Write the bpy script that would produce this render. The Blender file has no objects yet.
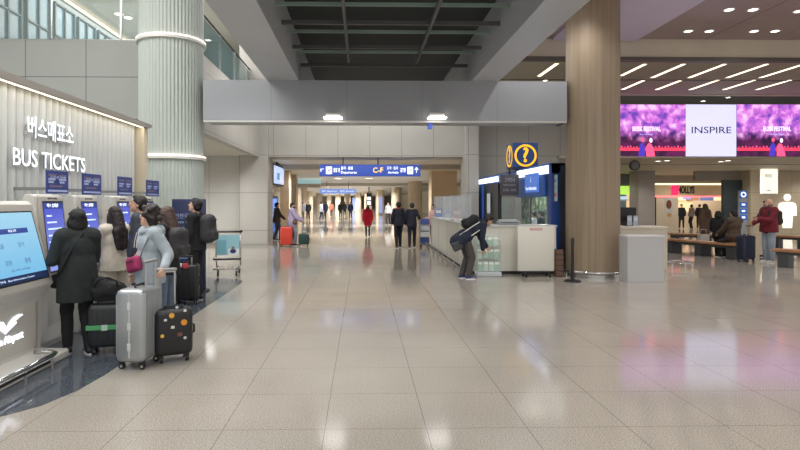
import bpy, bmesh, math, random
from mathutils import Vector, Matrix, Euler, noise
random.seed(7)
S = bpy.context.scene
COL = S.collection
PI = math.pi

# ------------------------------------------------------------------ camera, world, exposure
FOC, CX, HY, HC, YAW = 550.0, 373.5, 202.0, 1.65, math.radians(1.2)
cam = bpy.data.cameras.new('camera'); cam_o = bpy.data.objects.new('camera', cam); COL.objects.link(cam_o)
cam.sensor_width = 36; cam.lens = FOC/800*36
cam.shift_x = (400-CX)/800; cam.shift_y = -(225-HY)/800
cam.clip_end = 400
cam_o.location = (0, 0, HC); cam_o.rotation_euler = (PI/2, 0, -YAW)
S.camera = cam_o
S.view_settings.view_transform = 'Standard'; S.view_settings.look = 'None'
S.view_settings.gamma = 1; S.view_settings.use_curve_mapping = False
S.view_settings.exposure = -0.06
wd = bpy.data.worlds.new('world'); S.world = wd; wd.use_nodes = True
wd.node_tree.nodes['Background'].inputs[0].default_value = (1, .975, .95, 1)
wd.node_tree.nodes['Background'].inputs[1].default_value = .95

def area(name, loc, size, energy, color=(1,1,1), rot=(0,0,0), size_y=None, spread=None):
    l = bpy.data.lights.new(name, 'AREA'); l.energy = energy; l.color = color
    l.shape = 'RECTANGLE'; l.size = size; l.size_y = size_y or size
    if spread: l.spread = spread
    o = bpy.data.objects.new(name, l); COL.objects.link(o); o.location = loc; o.rotation_euler = rot
    return o
WARM = (1, .94, .85); NEUT = (1, .985, .965)
def spot(name, loc, energy, color=NEUT, ang=2.7, soft=.15):
    l = bpy.data.lights.new(name, 'SPOT'); l.energy = energy; l.color = color; l.spot_size = ang; l.spot_blend = .6; l.shadow_soft_size = soft
    o = bpy.data.objects.new(name, l); COL.objects.link(o); o.location = loc
    return o
area('hall_light', (1.5, -1.5, 6.0), 9, 900, NEUT, size_y=5)
area('upper_floor_light', (-6, 6, 7.8), 5, 700, NEUT, size_y=7)
area('upper_floor_light', (-7, 18, 7.8), 5, 550, NEUT, size_y=6)
area('atrium_light', (.2, 17, 7.8), 4, 500, NEUT, size_y=3)
for x in (4, 7.2, 10.4, 13.6, 17):
    for y in (3, 7, 11, 14):
        spot('food_hall_spot', (x, y, 6.1), 170, NEUT, 2.4, .12)
for x in (-1.7, 2.7):
    for y in (3, 6.5, 10): spot('beam_spot', (x, y, 4.2), 100, NEUT, 2.6, .12)
for x in (-8, -5.2):
    for y in (15, 18): spot('low_ceiling_fill', (x, y, 3.3), 260, NEUT, 2.8, .4)  # fill added to brighten the lower stone; no fittings here
spot('low_ceiling_fill', (-4.7, 19.2, 3.3), 140, NEUT, 2.8, .5)  # extra fill close to the left stone wall
for x in (5, 8, 12, 16): spot('gap_spot', (x, 22, 5.75), 60, NEUT, 2.9, .1)
spot('atrium_fill', (6.2, 18.2, 5.4), 130, NEUT, 2.8, 1.0)  # added fill for the stone wall behind the booth, no fitting
for x in (-2.6, .2, 3): spot('atrium_fill', (x, 16, 5.6), 150, NEUT, 2.7, .5)  # more added fill hanging free in the atrium
for x in (9, 14, 19, 24):
    for y in (22.5, 27, 31.5): spot('food_court_spot', (x, y, 3.25), 170, WARM, 2.8, .15)
area('shop_light', (21, 35.5, 3.0), 6, 260, WARM, size_y=3)
area('ticket_wall_light', (-4.12, 7.0, 3.045), .05, 12, (1, .98, .94), (0, math.radians(-6), 0), 6.8)
for y in (4.5, 6.5, 8.5, 10.5): spot('ticket_hall_spot', (-2.3, y, 4.6), 75, NEUT, 2.4, .2)
for i in range(11):
    yy = 27.5+11*i; xx = -.6-max(0, yy-30)*.06
    for dx in (-2.2, 0, 2.2, 4.6): spot('corridor_spot', (xx+dx, yy, 3.2), 380+yy*6, NEUT, 2.8, .28)

# ------------------------------------------------------------------ pixel helpers (photo 800x450 -> hall coordinates)
ct, st = math.cos(YAW), math.sin(YAW)
def G(px, py, z=0.0):
    dep = FOC*(HC-z)/(py-HY); xc = (px-CX)/FOC*dep
    return Vector((ct*xc+st*dep, -st*xc+ct*dep, z))
def X(px, Y):
    return Y*math.tan(math.atan((px-CX)/FOC)+YAW)
def Yx(px, x):
    return x/math.tan(math.atan((px-CX)/FOC)+YAW)
def Z(py, x, Y):
    return HC+(HY-py)/FOC*(Y*ct+x*st)
def P(px, py, Y):
    x = X(px, Y); return Vector((x, Y, Z(py, x, Y)))

# ------------------------------------------------------------------ materials
def lin(c):
    return tuple(((v/255)/12.92 if v/255 <= .04045 else ((v/255+.055)/1.055)**2.4) for v in c)+(1,)
MC = {}
def M(name, rgb, rough=.5, metal=0, var=0, vs=20, bump=0, bs=60, emit=0, alpha=1, spec=.5, trans=0, coat=0):
    if name in MC: return MC[name]
    m = bpy.data.materials.new(name); m.use_nodes = True; nt = m.node_tree; b = nt.nodes['Principled BSDF']
    c = lin(rgb); b.inputs['Base Color'].default_value = c
    b.inputs['Roughness'].default_value = rough; b.inputs['Metallic'].default_value = metal
    b.inputs['Specular IOR Level'].default_value = spec
    if trans: b.inputs['Transmission Weight'].default_value = trans
    if coat: b.inputs['Coat Weight'].default_value = coat; b.inputs['Coat Roughness'].default_value = .1
    if alpha < 1: b.inputs['Alpha'].default_value = alpha
    if emit: b.inputs['Emission Color'].default_value = c; b.inputs['Emission Strength'].default_value = emit
    if var or bump: tc = nt.nodes.new('ShaderNodeTexCoord')
    if var:
        n = nt.nodes.new('ShaderNodeTexNoise'); n.inputs['Scale'].default_value = vs; n.inputs['Detail'].default_value = 4
        nt.links.new(tc.outputs['Object'], n.inputs['Vector'])
        r = nt.nodes.new('ShaderNodeValToRGB')
        r.color_ramp.elements[0].position = .3; r.color_ramp.elements[1].position = .7
        r.color_ramp.elements[0].color = tuple(v*(1-var) for v in c[:3])+(1,)
        r.color_ramp.elements[1].color = tuple(min(1, v*(1+var)) for v in c[:3])+(1,)
        nt.links.new(n.outputs['Fac'], r.inputs['Fac']); nt.links.new(r.outputs['Color'], b.inputs['Base Color'])
    if bump:
        n = nt.nodes.new('ShaderNodeTexNoise'); n.inputs['Scale'].default_value = bs; n.inputs['Detail'].default_value = 3
        nt.links.new(tc.outputs['Object'], n.inputs['Vector'])
        bp = nt.nodes.new('ShaderNodeBump'); bp.inputs['Strength'].default_value = bump; bp.inputs['Distance'].default_value = .02
        nt.links.new(n.outputs['Fac'], bp.inputs['Height']); nt.links.new(bp.outputs['Normal'], b.inputs['Normal'])
    MC[name] = m
    return m
def glow(name, rgb, s):
    return M(name, rgb, .6, emit=s)

def tiled(name, rgb, axes, jrgb, jw, rough=.5, speck=.12, speck_scale=90, coarse=.05, bump=0, spec=.5, rough_var=0):
    """stone with joints: axes = [(axis, size, offset), ...] in world metres"""
    m = bpy.data.materials.new(name); m.use_nodes = True; nt = m.node_tree; b = nt.nodes['Principled BSDF']
    N, L = nt.nodes.new, nt.links.new
    geo = N('ShaderNodeNewGeometry'); sep = N('ShaderNodeSeparateXYZ'); L(geo.outputs['Position'], sep.inputs[0])
    acc = None
    for ax, size, off in axes:
        a = N('ShaderNodeMath'); a.operation = 'SUBTRACT'; L(sep.outputs[ax], a.inputs[0]); a.inputs[1].default_value = off-size/2
        d = N('ShaderNodeMath'); d.operation = 'DIVIDE'; L(a.outputs[0], d.inputs[0]); d.inputs[1].default_value = size
        f = N('ShaderNodeMath'); f.operation = 'FRACT'; L(d.outputs[0], f.inputs[0])
        s = N('ShaderNodeMath'); s.operation = 'SUBTRACT'; L(f.outputs[0], s.inputs[0]); s.inputs[1].default_value = .5
        q = N('ShaderNodeMath'); q.operation = 'ABSOLUTE'; L(s.outputs[0], q.inputs[0])
        t = N('ShaderNodeMath'); t.operation = 'LESS_THAN'; L(q.outputs[0], t.inputs[0]); t.inputs[1].default_value = jw/size/2
        if acc is None: acc = t
        else:
            mx = N('ShaderNodeMath'); mx.operation = 'MAXIMUM'; L(acc.outputs[0], mx.inputs[0]); L(t.outputs[0], mx.inputs[1]); acc = mx
    c = lin(rgb)
    n1 = N('ShaderNodeTexNoise'); n1.inputs['Scale'].default_value = speck_scale; n1.inputs['Detail'].default_value = 2; L(geo.outputs['Position'], n1.inputs['Vector'])
    r1 = N('ShaderNodeValToRGB'); e = r1.color_ramp.elements
    e[0].position = .38; e[1].position = .62
    e[0].color = tuple(v*(1-speck) for v in c[:3])+(1,); e[1].color = tuple(min(1, v*(1+speck)) for v in c[:3])+(1,)
    L(n1.outputs['Fac'], r1.inputs['Fac'])
    n2 = N('ShaderNodeTexNoise'); n2.inputs['Scale'].default_value = .9; n2.inputs['Detail'].default_value = 5; L(geo.outputs['Position'], n2.inputs['Vector'])
    mr = N('ShaderNodeMapRange'); mr.inputs[3].default_value = 1-coarse; mr.inputs[4].default_value = 1+coarse; mr.inputs[1].default_value = .3; mr.inputs[2].default_value = .7
    L(n2.outputs['Fac'], mr.inputs[0])
    vm = N('ShaderNodeVectorMath'); vm.operation = 'SCALE'; L(r1.outputs['Color'], vm.inputs[0]); L(mr.outputs[0], vm.inputs['Scale'])
    mix = N('ShaderNodeMix'); mix.data_type = 'RGBA'; mix.inputs['B'].default_value = lin(jrgb)
    mix.inputs[7].default_value = lin(jrgb)
    L(vm.outputs[0], mix.inputs[6])
    if acc is not None: L(acc.outputs[0], mix.inputs[0])
    else: mix.inputs[0].default_value = 0
    L(mix.outputs[2], b.inputs['Base Color'])
    b.inputs['Roughness'].default_value = rough; b.inputs['Specular IOR Level'].default_value = spec
    if rough_var:
        m2 = N('ShaderNodeMapRange'); m2.inputs[3].default_value = rough-rough_var; m2.inputs[4].default_value = rough+rough_var
        m2.inputs[1].default_value = .3; m2.inputs[2].default_value = .7
        L(n2.outputs['Fac'], m2.inputs[0]); L(m2.outputs[0], b.inputs['Roughness'])
    MC[name] = m
    return m

# ------------------------------------------------------------------ mesh builder
class MB:
    def __init__(s): s.bm = bmesh.new()
    def _add(s, vs, fs):
        v = [s.bm.verts.new(p) for p in vs]
        for f in fs:
            try: s.bm.faces.new([v[i] for i in f])
            except ValueError: pass
        return s
    def box(s, a, b, R=None, o=(0,0,0)):
        x0,y0,z0 = [min(a[i], b[i]) for i in range(3)]; x1,y1,z1 = [max(a[i], b[i]) for i in range(3)]
        vs = [Vector(p) for p in ((x0,y0,z0),(x1,y0,z0),(x1,y1,z0),(x0,y1,z0),(x0,y0,z1),(x1,y0,z1),(x1,y1,z1),(x0,y1,z1))]
        if R is not None: vs = [R@v+Vector(o) for v in vs]
        return s._add(vs, [(0,3,2,1),(4,5,6,7),(0,1,5,4),(1,2,6,5),(2,3,7,6),(3,0,4,7)])
    def rbox(s, a, b, r=.02, seg=3):
        t = bmesh.new(); x = MB.__new__(MB); x.bm = t; x.box(a, b)
        bmesh.ops.bevel(t, geom=t.edges[:], offset=r, segments=seg, profile=.5, affect='EDGES')
        return s.merge(t)
    def merge(s, t):
        mp = {v: s.bm.verts.new(v.co) for v in t.verts}
        for f in t.faces:
            try: s.bm.faces.new([mp[v] for v in f.verts])
            except ValueError: pass
        t.free(); return s
    def rings(s, rs, closed=False):
        n = len(rs[0]); vs = [p for r in rs for p in r]; fs = []
        m = len(rs)
        for i in range(m if closed else m-1):
            j = (i+1) % m
            for k in range(n): fs.append((i*n+k, i*n+(k+1)%n, j*n+(k+1)%n, j*n+k))
        if not closed: fs.append(tuple(range(n))[::-1]); fs.append(tuple((m-1)*n+k for k in range(n)))
        return s._add(vs, fs)
    def frame(s, d):
        d = d.normalized(); u = Vector((0,0,1)) if abs(d.z) < .9 else Vector((1,0,0))
        a = u.cross(d).normalized(); return a, d.cross(a).normalized()
    def cyl(s, p, q, r0, r1=None, n=16):
        p, q = Vector(p), Vector(q); r1 = r0 if r1 is None else r1; a, b = s.frame(q-p)
        ring = lambda c, r: [c+(a*math.cos(2*PI*k/n)+b*math.sin(2*PI*k/n))*r for k in range(n)]
        return s.rings([ring(p, r0), ring(q, r1)])
    def cap(s, p, q, r0, r1=None, n=12, h=3):
        p, q = Vector(p), Vector(q); r1 = r0 if r1 is None else r1
        if (q-p).length < 1e-5: q = p+Vector((0,0,1e-3))
        d = (q-p).normalized(); a, b = s.frame(d); rs = []
        for c, r, rng in ((p, r0, range(h, 0, -1)), (p, r0, [0]), (q, r1, [0]), (q, r1, range(1, h+1))):
            sg = -1 if c is p else 1
            for i in rng:
                t = i/(h+.35)*PI/2; cc = c+d*(sg*r*math.sin(t)); rr = r*math.cos(t)
                rs.append([cc+(a*math.cos(2*PI*k/n)+b*math.sin(2*PI*k/n))*rr for k in range(n)])
        return s.rings(rs)
    def tube(s, pts, r, n=8, closed=False):
        pts = [Vector(p) for p in pts]; rs = []; m = len(pts); pa = None
        for i, p in enumerate(pts):
            d = (pts[(i+1) % m]-pts[i-1]) if closed or 0 < i < m-1 else (pts[1]-p if i == 0 else p-pts[-2])
            d.normalize()
            if pa is None: a, b = s.frame(d)
            else:
                a = pa-d*pa.dot(d); a.normalize(); b = d.cross(a)
            pa = a
            rs.append([p+(a*math.cos(2*PI*k/n)+b*math.sin(2*PI*k/n))*r for k in range(n)])
        return s.rings(rs, closed)
    def ell(s, c, r, R=None, nu=16, nv=10):
        c = Vector(c); rs = []
        for i in range(nv):
            t = -PI/2+PI*(i+.5)/nv; ring = []
            for k in range(nu):
                v = Vector((r[0]*math.cos(t)*math.cos(2*PI*k/nu), r[1]*math.cos(t)*math.sin(2*PI*k/nu), r[2]*math.sin(t)))
                ring.append(c+(R@v if R is not None else v))
            rs.append(ring)
        return s.rings(rs)
    def prism(s, poly, axis, a, b):
        """poly of 2-D points extruded along axis from a to b"""
        def mk(p, t):
            return {0: (t, p[0], p[1]), 1: (p[0], t, p[1]), 2: (p[0], p[1], t)}[axis]
        n = len(poly); vs = [Vector(mk(p, a)) for p in poly]+[Vector(mk(p, b)) for p in poly]
        s._add(vs, [tuple(range(n)), tuple(range(2*n-1, n-1, -1))]+[(k, k+n, (k+1)%n+n, (k+1)%n) for k in range(n)])
        return s
    def lathe(s, prof, n=32, c=(0,0,0), closed=False):
        rs = [[Vector((c[0]+r*math.cos(2*PI*k/n), c[1]+r*math.sin(2*PI*k/n), c[2]+z)) for k in range(n)] for r, z in prof]
        return s.rings(rs, closed)
    def torus(s, c, R, r, n=40, m=8):
        return s.tube([(c[0]+R*math.cos(2*PI*k/n), c[1]+R*math.sin(2*PI*k/n), c[2]) for k in range(n)], r, m, True)
    def xf(s, mat):
        for v in s.bm.verts: v.co = mat@v.co
        return s
    def build(s, name, m, parent=None, smooth=False, bevel=0, mods=None):
        me = bpy.data.meshes.new(name)
        bmesh.ops.recalc_face_normals(s.bm, faces=s.bm.faces[:])
        if bevel:
            es = [e for e in s.bm.edges if len(e.link_faces) == 2 and e.calc_face_angle(0) > .5]
            bmesh.ops.bevel(s.bm, geom=es, offset=bevel, segments=2, profile=.5, affect='EDGES')
        s.bm.to_mesh(me); s.bm.free()
        o = bpy.data.objects.new(name, me); COL.objects.link(o)
        if isinstance(m, (list, tuple)):
            for x in m: me.materials.append(x)
        elif m: me.materials.append(m)
        if smooth:
            for p in me.polygons: p.use_smooth = True
            if smooth != 'all':
                try: me.set_sharp_from_angle(angle=math.radians(40))
                except Exception: pass
        if parent: o.parent = parent
        return o
def box(name, a, b, m, parent=None, bevel=0): return MB().box(a, b).build(name, m, parent, bevel=bevel)

def tag(o, label=None, cat=None, group=None, kind=None):
    if label: o['label'] = label
    if cat: o['category'] = cat
    if group: o['group'] = group
    if kind: o['kind'] = kind
    return o
def thing(name, label, cat, loc=(0,0,0), rz=0, group=None):
    o = bpy.data.objects.new(name, None); COL.objects.link(o); o.location = loc; o.rotation_euler = (0,0,rz)
    o.empty_display_size = .1
    return tag(o, label, cat, group)
def struct(o): o['kind'] = 'structure'; return o
def lab(o, l): o['label'] = l; return o
def dup(root, loc=None, rz=None, label=None, group=None):
    r = root.copy(); COL.objects.link(r)
    if loc is not None: r.location = loc
    if rz is not None: r.rotation_euler = (0,0,rz)
    if label: r['label'] = label
    if group: r['group'] = group
    for ch in list(root.children):
        c = ch.copy(); COL.objects.link(c); c.parent = r
        for g in list(ch.children):
            d = g.copy(); COL.objects.link(d); d.parent = c
    return r

FACE_E = Matrix(((0,0,1),(1,0,0),(0,1,0)))      # text facing +x, reading towards +y
FACE_W = Matrix(((0,0,-1),(-1,0,0),(0,1,0)))    # facing -x, reading towards -y
FACE_S = Matrix(((1,0,0),(0,0,-1),(0,1,0)))     # facing the camera side (-y)
def text(s, m, parent, org, R, h, width=None, name='lettering', ext=.003, align='CENTER', bold=0, side=None):
    cu = bpy.data.curves.new(name, 'FONT'); cu.body = s; cu.size = 1; cu.extrude = ext/h; cu.align_x = align; cu.align_y = 'CENTER'; cu.offset = bold
    cu.resolution_u = 3
    o = bpy.data.objects.new(name+'_tmp', cu); COL.objects.link(o)
    dg = bpy.context.evaluated_depsgraph_get(); me = bpy.data.meshes.new_from_object(o.evaluated_get(dg), depsgraph=dg)
    bpy.data.objects.remove(o)
    xs = [v.co.x for v in me.vertices] or [0]; w = max(xs)-min(xs)
    sx = h
    if width: sx = width/max(w, 1e-4)
    R3 = R.to_3x3() if hasattr(R, 'to_3x3') else R
    for v in me.vertices:
        v.co = R3@Vector((v.co.x*sx, v.co.y*h, v.co.z*h))+Vector(org)
    me.name = name; me.materials.clear(); me.materials.append(m)
    if side:
        me.materials.append(side); nz = R3@Vector((0,0,1)); me.update()
        for p in me.polygons: p.material_index = 0 if p.normal.dot(nz) > .7 else 1
    r = bpy.data.objects.new(name, me); COL.objects.link(r)
    if parent: r.parent = parent
    return r
def plate(name, m, parent, org, R, w, h, t=.004):
    """thin rectangular plate centred at org, facing along R's z"""
    b = MB(); b.box((-w/2, -h/2, 0), (w/2, h/2, t)); b.xf(Matrix.Translation(Vector(org))@R.to_4x4())
    return b.build(name, m, parent)
# ------------------------------------------------------------------ the setting
stone = tiled('stone', (172,169,163), [(0,1.22,.3),(2,1.42,2.0)], (120,118,113), .018, .55, .07, 60, .05)
stone_y = tiled('stone_side', (165,162,156), [(1,1.6,14.0),(2,1.42,2.0)], (118,116,111), .018, .55, .07, 60, .05)
stone_up = tiled('stone_upper', (168,172,168), [(0,1.42,X(86,13.2)),(2,1.0,Z(77,-6,13.2))], (108,110,107), .02, .6, .06, 50, .04)
terr = tiled('terrazzo', (164,157,147), [(0,.738,-.269),(1,.738,4.0)], (120,113,104), .006, .10, .30, 105, .06, rough_var=.02)
terr_lit = tiled('terrazzo_warm_lit', (178,162,140), [(0,.738,-.269),(1,.738,4.0)], (140,122,100), .006, .08, .2, 85, .05)  # tan tint mostly stands for warm light on the terrazzo
terrd = tiled('terrazzo_blue', (76,82,90), [(0,50,9)], (60,66,78), .004, .1, .75, 120, .06, rough_var=.04)
metal_panel = tiled('metal_panel', (158,161,166), [(0,1.66,X(271,12.1))], (135,138,142), .014, .42, .02, 30, .03)
panel_y = M('beam_paint', (188,190,194), .45, var=.03, vs=2)
white_p = M('white_paint', (226,224,218), .45)
cream = M('cream_paint', (214,203,184), .6, var=.03, vs=2)
beige_c = M('beige_ceiling', (196,184,166), .6, var=.03, vs=1)
lav = M('lavender_paint', (226,214,240), .5, var=.02, vs=1)
ceil_w = M('pale_ceiling', (196,195,186), .7, var=.03, vs=.6)
tan_col = M('tan_stone', (202,184,160), .42, var=.07, vs=3)
steel = M('brushed_steel', (190,190,190), .28, 1)
chrome = M('chrome', (215,215,215), .12, 1)
black_p = M('black_plastic', (24,24,26), .45)
dark_m = M('dark_metal', (46,47,50), .45, .4)
glass = M('clear_glass', (205,228,226), .05, alpha=.18)
glass_t = M('tinted_glass', (70,105,108), .08, alpha=.55)
lamp_w = glow('lamp_white', (255,247,232), 6)
lamp_line = glow('lamp_line', (255,238,205), 2.6)

f = MB(); f.box((-16,-8,-.1),(45,170,0)); struct(f.build('floor', terr))
poly = [(-4.4,3.35),(-3.5,3.75),(-3.1,3.98),(-2.8,4.25),(-2.6,4.5),(-2.49,4.85),(-2.45,5.3),(-2.45,11.2),(-2.48,11.5),(-2.57,11.75),(-2.75,11.9),(-3.0,11.95),(-6.2,11.95),(-6.2,3.35)]
struct(MB().prism(poly, 2, 0, .003).build('floor_inlay', terrd))
struct(MB().box((-9,20.6,0),(12,29.5,.003)).build('floor_warm_light', terr_lit))  # thin sheet painting the warmer light onto the floor beyond the hall

# left concrete wall and pillar
xa, xb = X(241,21), X(268,20.8)
struct(box('wall_left', (-9,21,0), (xa,22,3.42), tiled('stone_low', (186,184,178), [(0,1.22,.3),(2,1.42,2.0)], (132,130,125), .018, .55, .07, 60, .05)))
struct(box('pillar', (xa,20.7,0), (xb,21.9,8), stone))
struct(box('trim_1', (-9,20.97,0), (xa,21,.12), M('plinth', (120,118,114), .5)))
struct(box('trim_2', (xa-.05,20.62,0), (xb+.05,20.7,.1), M('plinth2', (150,148,142), .4)))
struct(MB().box((xb,21,3.37),(4.2,21.6,8)).build('wall_back', stone))
struct(MB().box((X(463,21),21,0),(9.5,21.5,8)).build('wall_right', stone))
# upper floor slab on the left, its soffit and edge
struct(box('wall_left_upper', (-16,13.2,3.45), (-4.45,13.5,Z(40,-6,13.2)), stone_up))
ZS = Z(40,-6,13.2)
struct(box('slab_edge', (-4.1,13.2,3.34), (-3.85,21,ZS-.3), stone_y))
struct(box('ceiling_left_low', (-16,13.5,3.4), (-4.1,24,3.5), ceil_w))
struct(box('floor_upper', (-16,13.5,ZS-.12), (-4.1,30,ZS-.04), M('upper_floor', (150,148,140), .4)))
struct(box('ceiling_upper', (-24,-4,8.0), (-1.2,32,8.1), ceil_w))
struct(box('ceiling_atrium', (-1.2,2,8.0), (3.1,22,8.1), ceil_w))
struct(box('wall_upper_back', (-24,27,ZS), (-3.85,27.2,8), M('upper_wall', (96,108,106), .4)))
# upper windows, bluish curtain wall far left
w = MB()
wl = struct(MB().box((-9.4,13.6,ZS),(-9.2,22,8)).build('wall_upper_left', M('upper_wall2', (110,122,122), .5)))
for i in range(6):
    y0 = 13.8+i*1.36
    wn = struct(box('window_%d' % (i+1), (-9.2,y0,ZS+.25), (-9.15,y0+1.14,7.6), M('window_teal', (62,98,108), .15, emit=.14)))
    mm = MB()
    for t in (0, .55, 1.1): mm.box((-9.16,y0+t,ZS+.25),(-9.1,y0+t+.05,7.6))
    for z in (ZS+.25, ZS+1.1, 7.56): mm.box((-9.16,y0,z),(-9.1,y0+1.14,z+.05))
    mm.build('window_frame', dark_m, wn)

# light metal cross beam, long beams and the dark coffer between them
zb, zt = Z(120.5,0,12.1), Z(80.5,0,12.1)
xl, xr = X(203,12.1), X(567,12.1)
bo = struct(box('beam_cross', (xl,12.1,zb), (xr,12.9,zt), metal_panel))
box('light_slot', (xl,12.115,zb-.035), (xr,12.2,zb), M('slot_trim', (232,232,228), .4), bo)
box('end_plate', (xr,12.2,zb-.02), (xr+.05,12.8,zt+.02), M('end_dark', (72,72,74), .5), bo)
struct(box('beam_left', (-2.08,-2,zt), (-1.40,17,zt+1.1), panel_y))
struct(box('beam_right', (2.42,-2,zt), (3.02,17,zt+1.1), M('beam_paint_bright', (186,188,193), .32, var=.02, vs=1)))
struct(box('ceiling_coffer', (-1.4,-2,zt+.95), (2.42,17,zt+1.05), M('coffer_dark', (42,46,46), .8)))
def coffer_bar(py, m, dz, wdt, hgt):
    p = G(400, py, zt+dz)
    return box('coffer_bar', (-1.4,p.y-wdt/2,zt+dz), (2.42,p.y+wdt/2,zt+dz+hgt), m)
bar_d = M('bar_dark', (88,88,88), .5); bar_g = M('bar_green', (140,160,150), .4)
for py in (25, 49, 67): struct(coffer_bar(py, bar_d, .42, .05, .07))
for py in (6.5, 33.5, 53.5): struct(coffer_bar(py, bar_g, .5, .03, .06))
for xx in (X(350,12)*1.0-.03, X(417,12)):
    struct(box('coffer_rail', (xx-.025,-1,zt+.38), (xx+.025,12.1,zt+.46), bar_d))
# high ceiling of the food hall with bulkhead and lit soffit
ZR = 6.2
pb = tiled('plum_ceiling', (172,150,152), [(0,2.4,7.2),(1,40,0)], (70,60,62), .03, .38, .03, 8, .06)
struct(box('ceiling_right', (3.02,-4,ZR), (30,15.2,ZR+.1), pb))
struct(box('wall_bulkhead', (3.02,15.2,5.66), (30,15.35,ZR), cream))
struct(box('trim_3', (3.02,15.1,5.58), (30,15.3,5.68), M('trim_dark', (96,88,80), .5)))
ol = M('olive_soffit', (172,163,138), .8, var=.02, vs=1)
struct(box('ceiling_soffit', (3.02,15.3,5.65), (30,20.2,5.75), ol))
struct(box('trim_4', (3.02,17.8,5.63), (30,17.83,5.655), M('trim_dark', (96,88,80), .5)))
struct(box('ceiling_gap', (3.02,20.2,5.85), (30,24,5.95), M('grey_soffit', (160,160,158), .5)))
struct(box('trim_5', (3.02,20.1,5.6), (30,20.25,5.85), beige_c))
struct(box('wall_gap', (3.02,24,3.3), (30,24.1,5.95), M('grey_gap', (150,150,150), .5)))
struct(box('beam_lavender', (5.3,-3,6.12), (7.6,15.15,6.2), lav))
struct(box('ceiling_food_court', (7.5,20.75,3.32), (40,36,3.42), beige_c))
# corridor beyond
struct(box('ceiling_corridor', (-30,21.6,3.3), (9.5,168,3.4), M('corridor_ceiling', (222,220,212), .55, var=.02, vs=.5)))
struct(box('beam_corridor', (-8,24.2,3.08), (9.5,24.9,3.32), M('corridor_beam', (186,180,168), .5)))
struct(box('beam_corridor', (-30,48,3.05), (9.5,48.6,3.32), M('corridor_beam', (186,180,168), .5)))
struct(box('wall_corridor_right', (9.5,21.5,0), (9.8,168,3.4), cream))
struct(box('wall_corridor_left', (-6.2,24,0), (-5.9,46,3.4), M('wall_tan', (190,178,160), .5)))
struct(box('wall_corridor_left', (-30.3,46,0), (-30,168,3.4), cream))
struct(box('wall_corridor_end', (-30,168,0), (10,168.3,3.4), cream))
lt = M('lit_blue', (176,214,222), .5, emit=.45)
struct(box('trim_6', (-5.9,37.6,Z(184,-4,38)), (X(321,38),38,Z(179,-4,38)), lt))
struct(box('trim_7', (-5.9,37.5,Z(187.5,-4,38)), (X(321,38),38,Z(184,-4,38)), M('corridor_beam', (186,180,168), .5)))
# tan columns of the curving corridor, and squared ones on the left
for i, (px, d, r) in enumerate(((415,45,.58),(396.5,62,.58),(380,74,.58),(368,84,.58),(358,96,.58),(347.5,104,.58),(338,118,.6),(329,130,.6),(319,100,.6),(309,84,.6),(303,64,.55))):
    struct(MB().cyl((X(px,d),d,0),(X(px,d),d,3.3), r, n=32).build('column', tan_col, smooth=True))
for px0, px1, d in ((280,289,27.5),(291,296,33),(297,300.5,40)):
    struct(box('column_square', (X(px0,d),d,0), (X(px1,d),d+.9,3.3), tan_col))
struct(box('column_square', (X(431.5,27),27,0), (X(457,27),28.2,3.3), M('tan_panel', (196,176,150), .5)))
struct(box('column_square', (X(463.5,20.9),20.4,0), (X(476,20.9),21,8), stone))

# ------------------------------------------------------------------ the two big columns
cxl, cyl_ = X(171.5,12.4), 12.4
n, rs = 56*6, []
prof = [.972, .991, 1, 1, .991, .972]
for z in (0, 8):
    rs.append([Vector((.69*prof[k % 6]*math.cos(2*PI*k/n), .69*prof[k % 6]*math.sin(2*PI*k/n), z)) for k in range(n)])
cl = struct(MB().rings(rs).build('column_ribbed', M('ribbed_white', (186,194,188), .5)))
cl.location = (cxl, cyl_, 0)
for py in (156, 34.5):
    z = Z(py, cxl, cyl_-.7)
    MB().lathe([(.68,z-.045),(.745,z-.045),(.745,z+.01),(.68,z+.01)], 64, closed=True).build('ring_housing', white_p, cl, smooth=True)
    MB().lathe([(.68,z+.01),(.74,z+.01),(.74,z+.045),(.68,z+.045)], 64, closed=True).build('light_ring', glow('ring_glow', (255,236,226), 1.3), cl, smooth=True)
cxr, cyr = X(592.5,12.3), 12.3
def colmat():
    m = M('column_tan', (172,152,128), .5); nt = m.node_tree; b = nt.nodes['Principled BSDF']
    N, L = nt.nodes.new, nt.links.new
    tc = N('ShaderNodeTexCoord'); mp = N('ShaderNodeMapping'); mp.inputs['Scale'].default_value = (9,9,.25)
    ns = N('ShaderNodeTexNoise'); ns.inputs['Scale'].default_value = 1.6; ns.inputs['Detail'].default_value = 6
    rp = N('ShaderNodeValToRGB'); rp.color_ramp.elements[0].position = .3; rp.color_ramp.elements[1].position = .72
    rp.color_ramp.elements[0].color = lin((134,117,96)); rp.color_ramp.elements[1].color = lin((158,140,117))
    L(tc.outputs['Object'], mp.inputs[0]); L(mp.outputs[0], ns.inputs['Vector']); L(ns.outputs['Fac'], rp.inputs[0]); L(rp.outputs[0], b.inputs['Base Color'])
    return m
cr = struct(MB().cyl((0,0,0),(0,0,6.2), .575, n=64).build('column_round', colmat(), smooth=True)); cr.location = (cxr,cyr,0)
MB().torus((0,0,.13), .70, .028, 56).build('guard_ring', chrome, cr, smooth='all')
gb = MB()
for k in range(8):
    a = 2*PI*k/8+.3
    gb.cyl((.70*math.cos(a),.70*math.sin(a),0),(.70*math.cos(a),.70*math.sin(a),.13), .012, n=8)
gb.build('guard_post', chrome, cr)
MB().lathe([(.57,0),(.60,0),(.60,.07),(.57,.07)], 56, closed=True).build('base_ring', steel, cr, smooth=True)

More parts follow.
